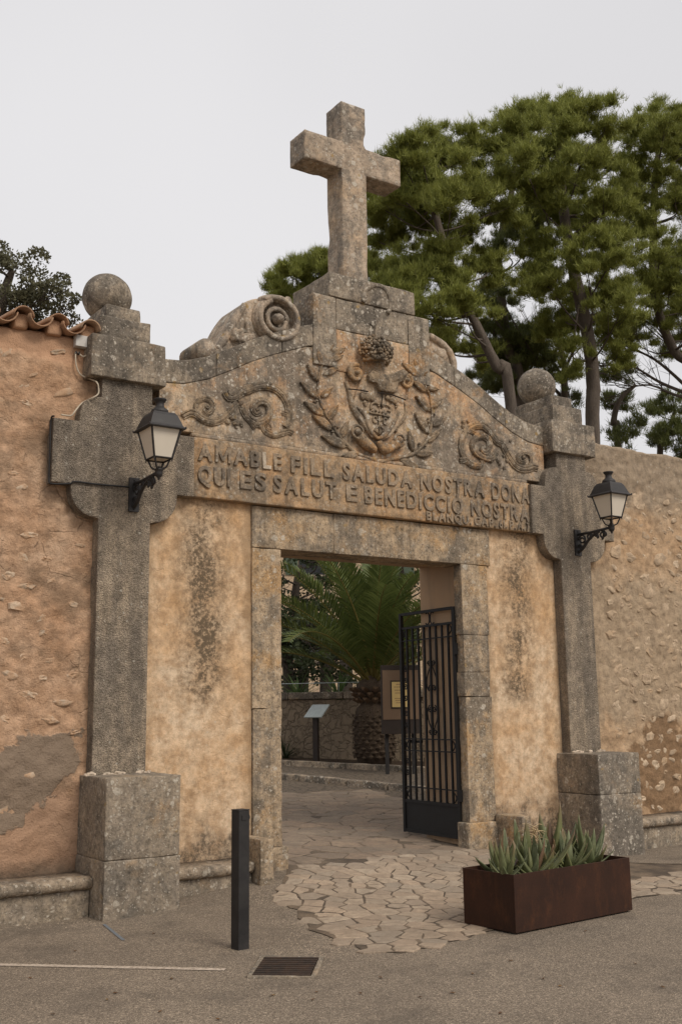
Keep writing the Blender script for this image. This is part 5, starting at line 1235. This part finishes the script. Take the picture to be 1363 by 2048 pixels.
rw = thing('courtyard_wall', 'rubble retaining wall with flat coping behind the palm', 'wall', (A_.x, A_.y, .4))
oriented('wall_face', -7, 10, 0, .45, .1, 1.82, 'courtwall', rw, .02, 401)
for i in range(14): oriented('coping_slab', -7 + i * 1.2 + .004, -5.8 + i * 1.2 - .004, -.06, .5, 1.822, 1.97, 'coping', rw, .006, 402 + i)
oriented('terrace', -9, 14, .44, 16, .2, 1.75, 'soil', None, .02, 472); setp(bpy.data.objects['terrace'], kind='structure')
rl = thing('thin_railing', 'thin metal railing along the coping of the courtyard wall', 'railing', tuple(A_ + nW * .3 + Vector((0, 0, 1.97))))
for i in range(9):
    q = A_ + nW * .3 + dW * (-4 + i * 1.3); link('railing_post', tube_me([q + Vector((0, 0, 1.95)), q + Vector((0, 0, 2.17))], .008, sides=5), M['panel_face'], rl)
link('top_rail', tube_me([A_ + nW * .3 + dW * -4.2 + Vector((0, 0, 2.16)), A_ + nW * .3 + dW * 6.6 + Vector((0, 0, 2.16))], .008, sides=5), M['panel_face'], rl)
# information lectern
lp = D(632, 1530, 20.9); lp.z = .60
le = thing('information_lectern', 'slanted pale information plate on a black post by the courtyard wall', 'sign', tuple(lp), rz=math.radians(-72))
link('post', box_me(-.06, .06, -.03, .03, -.1, .93, bevel=.005), M['board_dark'], le, True)
me = box_me(-.22, .22, -.18, .18, -.012, .012, bevel=.004); o = link('plate', me, M['panel_face'], le, True); o.location = (.03, 0, .98); o.rotation_euler = (math.radians(42), 0, 0)
# notice board
np_ = D(773, 1548, 18.9); np_.z = H(np_.x, np_.y)
nb_ = thing('notice_board', 'dark framed brown notice board with a yellowed notice on posts', 'notice board', tuple(np_), rz=math.radians(-24))
Zb = .52
for x in (.02, .50): link('post', box_me(x - .03, x + .03, -.0, .06, -.1, 1.9, bevel=.004), M['bollard'], nb_, True)
link('frame', box_me(-.08, .62, -.09, -.002, .78, 1.98, bevel=.006), M['board_dark'], nb_, True)
link('panel', box_me(-.065, .605, -.098, -.092, 1.03, 1.89), M['board'], nb_, True)
link('notice_frame', box_me(.08, .40, -.106, -.0995, 1.22, 1.71), M['board_dark'], nb_, True)
link('notice', box_me(.10, .38, -.1095, -.1065, 1.245, 1.685), M['paper'], nb_, True)
for z, a, b in ((1.64, .18, .30), (1.595, .14, .34), (1.54, .15, .33), (1.49, .16, .33), (1.395, .15, .33), (1.36, .16, .33), (1.32, .17, .32)):
    for k in range(5):
        x0 = a + (b - a) * k / 5; link('notice_line', box_me(x0, x0 + (b - a) * .16, -.1105, -.1098, z - .008, z + .008), M['ink'], nb_, True)
# ------------------------------------------------------------------ palm
pp = D(749, 1532, 20.6); pp.z = .62
pm = thing('palm_tree', 'date palm with pineapple-cut trunk and arching green fronds behind the gate', 'palm tree', tuple(pp))
bm = bmesh.new(); lathe(bm, [(.30, -.1), (.37, .15), (.39, .45), (.385, .75), (.33, 1.0), (.25, 1.08), (.26, 1.2), (.33, 1.3), (.36, 1.38), (.28, 1.5), (.12, 1.62)], (0, 0, 0), 22)
link('trunk', bmesh_done(bm, 't', True), M['palmtrunk'], pm, True)
rd = random.Random(4)
sc_me = mesh('scar', [(-.068, 0, 0), (0, -.012, -.045), (.068, 0, 0), (0, -.012, .045), (0, -.04, -.008)], [[0, 1, 4], [1, 2, 4], [2, 3, 4], [3, 0, 4]]); sc_me.materials.append(M['palmscar_low'])
prof = [(.37, .15), (.39, .45), (.385, .75), (.33, 1.0)]
for row in range(11):
    z = .10 + row * .083; rad = .375 + .02 * math.sin(row / 10 * 3.1) - (.05 if row > 9 else 0)
    for k in range(16):
        a = (k + .5 * (row % 2)) * 6.283 / 16
        o = bpy.data.objects.new('leaf_scar', sc_me); COL.objects.link(o); o.parent = pm; o.location = (rad * math.cos(a), rad * math.sin(a), z); o.rotation_euler = (rd.uniform(-.25, .25), rd.uniform(-.2, .2), a + math.pi / 2); o.location.z += rd.uniform(-.02, .02)
        q = rd.uniform(.7, 1.1); o.scale = (q, q, q * rd.uniform(.75, 1.1))
for row in range(3):
    for k in range(12):
        a = (k + .5 * (row % 2)) * 6.283 / 12; z = 1.14 + row * .1; rad = .27 + .035 * row
        bm = bmesh.new(); v = [bm.verts.new(p) for p in ((-.07, 0, 0), (.07, 0, 0), (.055, .13, .06), (-.055, .13, .06), (0, .02, -.05), (0, .13, .01))]
        for f in ((0, 1, 2, 3), (0, 4, 1), (1, 4, 5, 2), (0, 3, 5, 4), (3, 2, 5)): bm.faces.new([v[i] for i in f])
        o = link('cut_frond_base', bmesh_done(bm), M['palmscar'], pm, True); o.location = (rad * math.cos(a), rad * math.sin(a), z); o.rotation_euler = (0, 0, a - math.pi / 2)
def frond(az, el, L_, bend, rr):
    n = 22; p = Vector((0, 0, 0)); pts = [p.copy()]; e = el; hx = Vector((math.cos(az), math.sin(az), 0)); sd_ = Vector((-math.sin(az), math.cos(az), 0)); curl = rr.uniform(-.12, .12)
    for i in range(n):
        t = i / n; e -= bend / n * (.35 + 1.5 * t); p = p + (hx * math.cos(e) + Vector((0, 0, math.sin(e))) + sd_ * curl * t) * (L_ / n); pts.append(p.copy())
    bm = bmesh.new(); tube(bm, pts, (.035, .02, .012, .006), 5); rach = bmesh_done(bm, 'rachis', True)
    vs, fs = [], []; N = 52
    for k in range(N):
        t = .10 + .9 * k / N; f = t * n; i = min(int(f), n - 1); q = pts[i].lerp(pts[i + 1], f - i); d = (pts[i + 1] - pts[i]).normalized(); up = sd_.cross(d); up = up if up.z > 0 else -up
        ll = .56 * math.sin(math.pi * min(1, (t - .02) * .93) ** .62) ** .8 * rr.uniform(.85, 1.1) + .05
        if t < .2: ll *= .35 + (t - .1) * 4
        for s in (-1, 1):
            dv = (sd_ * s * .80 + d * (.42 + .5 * t) + up * rr.uniform(.12, .42)).normalized(); w = d * .026; b0 = len(vs); tip = q + dv * ll + Vector((0, 0, -.10 * ll))
            md = q + dv * ll * .5; vs += [q - w * .6, q + w * .6, md + w, md - w, tip]; fs += [[b0, b0 + 1, b0 + 2, b0 + 3], [b0 + 3, b0 + 2, b0 + 4]]
    return rach, mesh('leaflets', vs, fs)
for k in range(38):
    az = k * 2.399 + rd.uniform(-.2, .2); q = k / 38; el = math.radians(86 - 62 * q + rd.uniform(-6, 6)); L_ = rd.uniform(2.8, 3.5) * (.75 + .25 * min(1, q * 3))
    ra, lv = frond(az, el, L_, rd.uniform(.75, 1.15) * (.5 + .6 * q), rd)
    o = link('frond', ra, M['rachis'], pm, True); o.location = (.12 * math.cos(az) * q, .12 * math.sin(az) * q, 1.45 + .15 * (1 - q)); lo_ = link('leaflets', lv, M['palm'], o, True); lo_['kind'] = 'stuff'
# ------------------------------------------------------------------ foliage helpers (numpy)
def foliage_mesh(C_, rx, rz, per, kind, rs, size):
    """leaf-sized faces spread through flattened clumps. kind: needles | leaves"""
    V, T = [], []; base = 0
    for c, r, n in zip(C_, rx, per):
        n = int(n); u = rs.normal(size=(n, 3)); u /= np.linalg.norm(u, axis=1)[:, None]
        rad = rs.uniform(.35, 1.0, n) ** .45 if kind != 'needles' else np.abs(rs.normal(0, .62, n))
        u[:, 2] = np.where(u[:, 2] < -.35, -u[:, 2] * .6, u[:, 2])
        P = np.array(c)[None] + u * rad[:, None] * np.array([r, r, r * rz])[None]
        P += rs.normal(size=P.shape) * r * .05
        if kind == 'needles':
            m = 12; dirs = u[:, None, :] * .35 + np.array([0, 0, .8]) + rs.normal(size=(n, m, 3)) * .48
            dirs /= np.linalg.norm(dirs, axis=2)[:, :, None]; ln = rs.uniform(.6, 1.15, (n, m, 1)) * size
            side = np.cross(dirs, rs.normal(size=(n, m, 3))); side /= np.linalg.norm(side, axis=2)[:, :, None] + 1e-9
            b = P[:, None, :] + rs.normal(size=(n, m, 3)) * size * .16
            w = size * .042
            tri = np.stack([b - side * w, b + side * w, b + dirs * ln], axis=2).reshape(-1, 3)
            V.append(tri); k = len(tri) // 3; T.append(np.arange(k * 3).reshape(k, 3) + base); base += len(tri)
        else:
            d = u * .5 + rs.normal(size=(n, 3)) * .8; d /= np.linalg.norm(d, axis=1)[:, None]; s = np.cross(d, rs.normal(size=(n, 3))); s /= np.linalg.norm(s, axis=1)[:, None] + 1e-9
            l = size * rs.uniform(.7, 1.25, (n, 1)); w = l * .30
            q = np.stack([P, P + d * l * .5 + s * w, P + d * l, P + d * l * .5 - s * w], axis=1).reshape(-1, 3)
            i0 = np.arange(n) * 4 + base; V.append(q); T.append(np.stack([i0, i0 + 1, i0 + 2, i0], 1)[:, :3]); T.append(np.stack([i0, i0 + 2, i0 + 3], 1)); base += len(q)
    V = np.concatenate(V); T = np.concatenate(T).astype(np.int32)
    me = bpy.data.meshes.new('foliage'); me.vertices.add(len(V)); me.vertices.foreach_set('co', V.astype(np.float32).ravel())
    me.loops.add(T.size); me.loops.foreach_set('vertex_index', T.ravel()); me.polygons.add(len(T)); me.polygons.foreach_set('loop_start', np.arange(0, T.size, 3, dtype=np.int32))
    me.update(calc_edges=True); return me
def tree(nm, label, cat, trunk, depth, clumps, kind, size, mat, bark_, r0, r1, dens, rz=.62, seed=1, group=None, deep=1.0, twigs=4, fill=0, extra=()):
    """trunk and clump centres as photograph pixels at a chosen distance; every clump gets its own limb"""
    rs = np.random.RandomState(seed); rr = random.Random(seed); s = depth / FPX
    T = [D(u, v, depth + dd) for u, v, dd in trunk]; T[0].z = .3
    root = thing(nm, label, cat, tuple(T[0]), group)
    bm = bmesh.new(); TP = catmull([p + (Vector((rr.uniform(-1, 1), rr.uniform(-1, 1), 0)) * r0 * .5 if 0 < i < len(T) - 1 else Vector()) for i, p in enumerate(T)], 6)
    tube(bm, TP, (r0, r0 * .85, r0 * .7, r1), 9, 0, None, .15)
    link('trunk', bmesh_done(bm, 't', True), M[bark_], root)
    Cc, Rr, Nn = [], [], []; bm = bmesh.new()
    if fill:
        for _ in range(fill):
            a, b = rr.sample(clumps, 2); t_ = rr.random(); clumps = clumps + [(a[0] + (b[0] - a[0]) * t_ + rr.uniform(-30, 30), a[1] + (b[1] - a[1]) * t_ * .6 + rr.uniform(-15, 30), rr.uniform(30, 48))]
    if kind == 'needles' and fill: clumps = [(u, v + 24, r) for u, v, r in clumps]
    for u, v, r in clumps:
        rm = r * s; c = D(u, v, depth + rr.uniform(-1, 1) * deep); Cc.append(c); Rr.append(rm * .8); Nn.append(dens * .4 * (r / 60) ** 2)
        for _ in range(11 if kind == 'needles' else 3):
            dv = Vector((rr.gauss(0, 1), rr.gauss(0, 1), rr.gauss(0, .7))).normalized() * rm * rr.uniform(.45, 1.25); Cc.append(c + dv); q = rr.uniform(.22, .6); Rr.append(rm * q); Nn.append(dens * q * q * 1.2 * (r / 60) ** 2)
        # limb from the trunk, joining lower down
        cand = [p for p in TP[len(TP) // 3:] if p.z < c.z - .1] or [TP[len(TP) // 2]]
        st_ = min(cand, key=lambda p: (p - c).length + abs((c.z - p.z) - .5 * (Vector((p.x, p.y, 0)) - Vector((c.x, c.y, 0))).length) * .8)
        m1 = st_.lerp(c, .5) + Vector((rr.uniform(-.3, .3), rr.uniform(-.3, .3), -.25 * (c - st_).length * .4)); rl_ = max(.022, r1 * .5)
        tube(bm, [st_, m1, c], (rl_, rl_ * .6, rl_ * .25), 5, 4)
        for _ in range(twigs):
            e = c + Vector((rr.uniform(-1, 1), rr.uniform(-1, 1), rr.uniform(-.1, .6))) * rm * .9; b0 = m1.lerp(c, rr.uniform(.3, .9)); tube(bm, [b0, b0.lerp(e, .5) + Vector((0, 0, -.06)), e], (rl_ * .35, rl_ * .1), 4, 3)
    for pl_ in extra:
        pts = catmull([D(u, v, depth + .3) for u, v in pl_], 4); tube(bm, pts, (.06, .035, .012), 6)
        for _ in range(14):
            i_ = rr.randrange(len(pts) // 4, len(pts)); b0 = pts[i_]; dr_ = (pts[min(i_ + 1, len(pts) - 1)] - pts[i_ - 1]).normalized(); e = b0 + (dr_ + Vector((rr.uniform(-.8, .8), rr.uniform(-.8, .8), rr.uniform(-.5, .9)))) * rr.uniform(.4, 1.1); mm_ = b0.lerp(e, .5) + Vector((0, 0, -.05)); tube(bm, [b0, mm_, e], (.016, .005), 4, 3)
            for _ in range(3):
                f_ = e + Vector((rr.uniform(-.35, .35), rr.uniform(-.35, .35), rr.uniform(-.2, .35))); tube(bm, [mm_.lerp(e, rr.random()), f_], (.008, .003), 3)
    lm_ = link('limbs', bmesh_done(bm, 'l', True), M[bark_], root); lm_['kind'] = 'stuff'
    cr = link('crown', foliage_mesh(Cc, Rr, rz, Nn, kind, rs, size), M[mat], root)
    return root
PINE = 'umbrella pines behind the gateway'
tree('pine_tree', 'tallest green pine with straight trunk beyond the stone ball and rubble wall', 'pine tree',
     [(1190, 1420, 0), (1186, 880, 0), (1180, 760, 0), (1172, 650, 0), (1150, 540, 0), (1130, 430, 0), (1120, 320, 0), (1112, 240, 0)], 27,
     [(1015, 235, 45), (1060, 215, 50), (1110, 208, 45), (1165, 212, 48), (1212, 240, 45), (1040, 285, 55), (1095, 285, 60), (1160, 300, 62), (1225, 310, 52), (1085, 370, 62), (1150, 395, 65), (1215, 395, 52), (1100, 470, 55), (1172, 500, 55), (1232, 480, 52), (1120, 610, 55), (1190, 585, 58), (1250, 570, 48), (1075, 540, 45), (1140, 670, 38), (1220, 640, 38), (1235, 690, 32), (1145, 720, 28)], 'needles', .165, 'pine', 'pinebark', .20, .07, 440, seed=11, group=PINE, deep=1.8, fill=14)
tree('pine_tree', 'leaning pine whose crown spreads behind the stone cross', 'pine tree',
     [(1075, 1420, 0), (1022, 800, 0), (988, 735, 0), (955, 650, 0), (905, 530, 0), (870, 430, 0), (850, 340, 0)], 25,
     [(800, 298, 42), (840, 275, 45), (885, 275, 48), (935, 285, 48), (975, 265, 30), (815, 350, 52), (768, 395, 48), (755, 460, 45), (850, 425, 62), (905, 365, 62), (965, 345, 58), (800, 515, 58), (872, 510, 62), (780, 575, 48), (850, 600, 58), (925, 590, 55), (890, 660, 48), (935, 445, 58), (995, 395, 50), (825, 660, 40), (950, 680, 42), (720, 530, 40)], 'needles', .175, 'pine', 'pinebark', .145, .06, 440, seed=12, group=PINE, deep=1.8, fill=14)
tree('pine_tree', 'slender pine between the two larger ones above the curved pediment', 'pine tree',
     [(1075, 1420, 0), (1045, 800, 0), (1018, 700, 0), (1003, 600, 0), (998, 500, 0), (1015, 400, 0), (1030, 320, 0)], 30,
     [(1000, 475, 50), (1045, 415, 52), (990, 555, 50), (1050, 640, 50), (985, 640, 48), (1060, 520, 40), (1030, 330, 52), (1010, 700, 36), (1080, 700, 34), (1070, 430, 40), (1000, 730, 32), (1060, 745, 32), (1105, 735, 28), (960, 730, 30)], 'needles', .165, 'pine_dark', 'pinebark', .16, .06, 420, seed=13, group=PINE, deep=1.5, fill=8)
tree('pine_tree', 'broad pine rising farthest along above the rubble wall', 'pine tree',
     [(1450, 1420, 0), (1420, 820, 0), (1350, 700, 0), (1310, 600, 0), (1305, 470, 0), (1315, 330, 0), (1330, 260, 0)], 29,
     [(1258, 262, 38), (1375, 205, 45), (1300, 215, 34), (1290, 262, 42), (1335, 225, 42), (1355, 285, 50), (1290, 335, 55), (1345, 375, 58), (1282, 435, 52), (1342, 485, 55), (1292, 540, 52), (1352, 575, 52), (1312, 625, 46), (1365, 655, 42), (1400, 340, 70), (1410, 500, 75), (1420, 250, 60), (1430, 610, 70), (1260, 660, 30), (1480, 420, 80), (1480, 560, 80)], 'needles', .165, 'pine', 'pinebark', .145, .06, 440, seed=14, group=PINE, deep=1.8, fill=10, extra=([(1425, 830), (1363, 765), (1310, 720), (1255, 690), (1215, 650)], [(1380, 790), (1320, 765), (1270, 735), (1235, 725)], [(1430, 840), (1380, 740), (1340, 690), (1310, 650)], [(1400, 800), (1350, 790), (1300, 770), (1260, 775)]))
tree('pine_tree', 'dense pine crown showing low beside the cross shaft over the volute', 'pine tree',
     [(690, 1420, 0), (680, 800, 0), (660, 680, 0), (640, 600, 0)], 30,
     [(552, 565, 30), (588, 548, 36), (630, 530, 38), (600, 592, 40), (652, 565, 42), (565, 595, 28), (690, 530, 48), (640, 625, 40), (740, 420, 42), (745, 540, 42), (700, 610, 42)], 'needles', .22, 'pine', 'pinebark', .2, .08, 420, seed=15, group=PINE, deep=1.2)
tree('pine_tree', 'thin open young pine with bare twigs behind the rubble wall', 'pine tree',
     [(1250, 1420, 0), (1236, 900, 0), (1226, 850, 0), (1240, 800, 0), (1270, 770, 0)], 33,
     [(1228, 745, 36), (1212, 800, 26), (1250, 800, 26), (1275, 850, 30), (1215, 690, 26), (1240, 872, 28)], 'needles', .24, 'pine_dark', 'pinebark', .13, .05, 200, .7, seed=16, group=PINE, deep=.8, twigs=8)
tree('pine_tree', 'small pine showing just over the rubble wall top', 'pine tree',
     [(1330, 1420, 0), (1320, 940, 0), (1330, 870, 0), (1350, 820, 0)], 34,
     [(1312, 828, 30), (1345, 802, 28), (1342, 868, 34), (1380, 850, 34), (1310, 880, 26), (1370, 900, 30)], 'needles', .24, 'pine_dark', 'pinebark', .12, .05, 210, .7, seed=17, group=PINE, deep=.8, twigs=7)
tree('pine_tree', 'half bare pine trunk with fine dead branches between the pines', 'pine tree',
     [(1150, 1420, 0), (1132, 820, 0), (1128, 740, 0), (1118, 690, 0), (1100, 640, 0)], 32,
     [(1100, 690, 26), (1075, 770, 24), (1050, 730, 26), (1150, 740, 20), (1095, 735, 18), (1140, 800, 24), (1110, 850, 24)], 'needles', .24, 'pine_dark', 'pinebark', .12, .05, 150, .7, seed=18, group=PINE, deep=.8, twigs=9, extra=([(1128, 760), (1090, 700), (1060, 650)], [(1130, 800), (1085, 760), (1050, 770), (1025, 740)], [(1128, 740), (1150, 690), (1160, 640)]))
tree('oak_tree', 'grey green broadleaf tree crown over the tiled wall', 'tree',
     [(-60, 1420, 0), (-40, 800, 0), (-10, 680, 0), (10, 600, 0), (25, 540, 0)], 17,
     [(28, 530, 42), (-5, 530, 45), (70, 560, 42), (105, 580, 34), (60, 610, 48), (10, 600, 52), (125, 620, 30), (140, 600, 18), (95, 640, 40), (-60, 560, 70), (-70, 650, 70), (30, 660, 45), (150, 640, 16)], 'leaves', .058, 'oak', 'oakbark', .14, .05, 1500, .9, seed=21, deep=.7, twigs=8)
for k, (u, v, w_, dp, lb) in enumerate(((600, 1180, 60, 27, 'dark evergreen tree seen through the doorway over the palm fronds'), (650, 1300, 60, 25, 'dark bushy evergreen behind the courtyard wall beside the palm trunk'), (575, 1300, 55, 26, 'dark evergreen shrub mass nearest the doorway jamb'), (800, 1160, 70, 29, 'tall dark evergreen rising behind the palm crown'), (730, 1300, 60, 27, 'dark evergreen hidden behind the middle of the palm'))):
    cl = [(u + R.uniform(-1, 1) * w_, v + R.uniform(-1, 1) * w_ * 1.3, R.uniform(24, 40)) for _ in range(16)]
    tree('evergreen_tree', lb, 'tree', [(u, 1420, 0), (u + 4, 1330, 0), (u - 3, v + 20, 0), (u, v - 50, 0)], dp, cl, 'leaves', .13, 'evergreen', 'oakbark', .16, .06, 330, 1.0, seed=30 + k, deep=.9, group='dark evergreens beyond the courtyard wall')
# spiky plants on the terrace and by the wall
def spiky(label, base, n, L_, w, mt, seed):
    rr = random.Random(seed); t = thing('spiky_plant', label, 'plant', tuple(base), 'spiky plants along the courtyard wall'); vs, fs = [], []
    for k in range(n):
        a, e = rr.uniform(0, 6.283), rr.uniform(.35, 1.45); l = L_ * rr.uniform(.7, 1.1); h = Vector((math.cos(a), math.sin(a), 0)); s = Vector((-math.sin(a), math.cos(a), 0)) * w; p = Vector((0, 0, 0)); b0 = len(vs)
        for i in range(6):
            t_ = i / 5; ww = s * (1 - t_) ** .7; vs += [p - ww, p + Vector((0, 0, -w * .5 * (1 - t_))), p + ww]; p = p + (h * math.cos(e) + Vector((0, 0, math.sin(e)))) * l / 5; e -= .16
        for i in range(5):
            q = b0 + i * 3; fs += [[q, q + 1, q + 4, q + 3], [q + 1, q + 2, q + 5, q + 4]]
    o = link('leaf_rosette', mesh('ros', vs, fs), M[mt], t, True); o['kind'] = 'stuff'
for i, (s_, d_, L_, lb) in enumerate(((-.9, .9, .75, 'small spiky rosette beyond the railing nearest the doorway jamb'), (.1, .85, .8, 'spiky green rosette beyond the railing above the lectern'), (1.0, .9, .95, 'large spiky rosette behind the railing left of the palm'), (1.7, 1.0, .7, 'spiky rosette behind the railing touching the palm fronds'), (3.2, .9, 1.0, 'bright leafy clump behind the notice board'), (4.2, .8, 1.1, 'tall leafy clump seen through the iron gate bars'))):
    q = A_ + dW * s_ + nW * d_; q.z = 1.74; spiky(lb, q, 46, L_, .03, 'shrub', 50 + i)
q = A_ + dW * .2 - nW * .22; q.z = .6; spiky('little palm seedling with drooping leaves at the wall foot', q + Vector((0, 0, .45)) * 0, 26, .85, .016, 'evergreen', 61)
# far building
bl = D(640, 1200, 46); bb = thing('far_building', 'pale ochre monastery building far behind the palm', 'building', (bl.x, bl.y, .5), rz=math.radians(-30))
link('wall', box_me(-24, 16, 0, 9, -.6, 11), M['building'], bb, True)
for i in range(7):
    for zz in (3.2, 6.8):
        w = link('window', box_me(-7.5 + i * 3.3, -6.4 + i * 3.3, -.03, .02, zz, zz + 1.7), M['window'], bb, True)
        link('frame', box_me(-7.6 + i * 3.3, -6.3 + i * 3.3, -.06, -.032, zz - .12, zz - .002), M['bench'], w, True)
        for k in (-1, 1): link('shutter', box_me(-6.95 + i * 3.3 + k * .85 - .26, -6.95 + i * 3.3 + k * .85 + .26, -.05, -.003, zz, zz + 1.7), M['shutter'], w, True)
bm = bmesh.new(); v = [bm.verts.new(p) for p in ((-24.5, -.5, 11.01), (16.5, -.5, 11.01), (16.5, 9.5, 11.01), (-24.5, 9.5, 11.01), (-24.5, 4.5, 13), (16.5, 4.5, 13))]
for f in ((0, 1, 5, 4), (2, 3, 4, 5), (0, 4, 3), (1, 2, 5), (0, 3, 2, 1)): bm.faces.new([v[i] for i in f])
link('roof', bmesh_done(bm), M['tile'], bb, True)
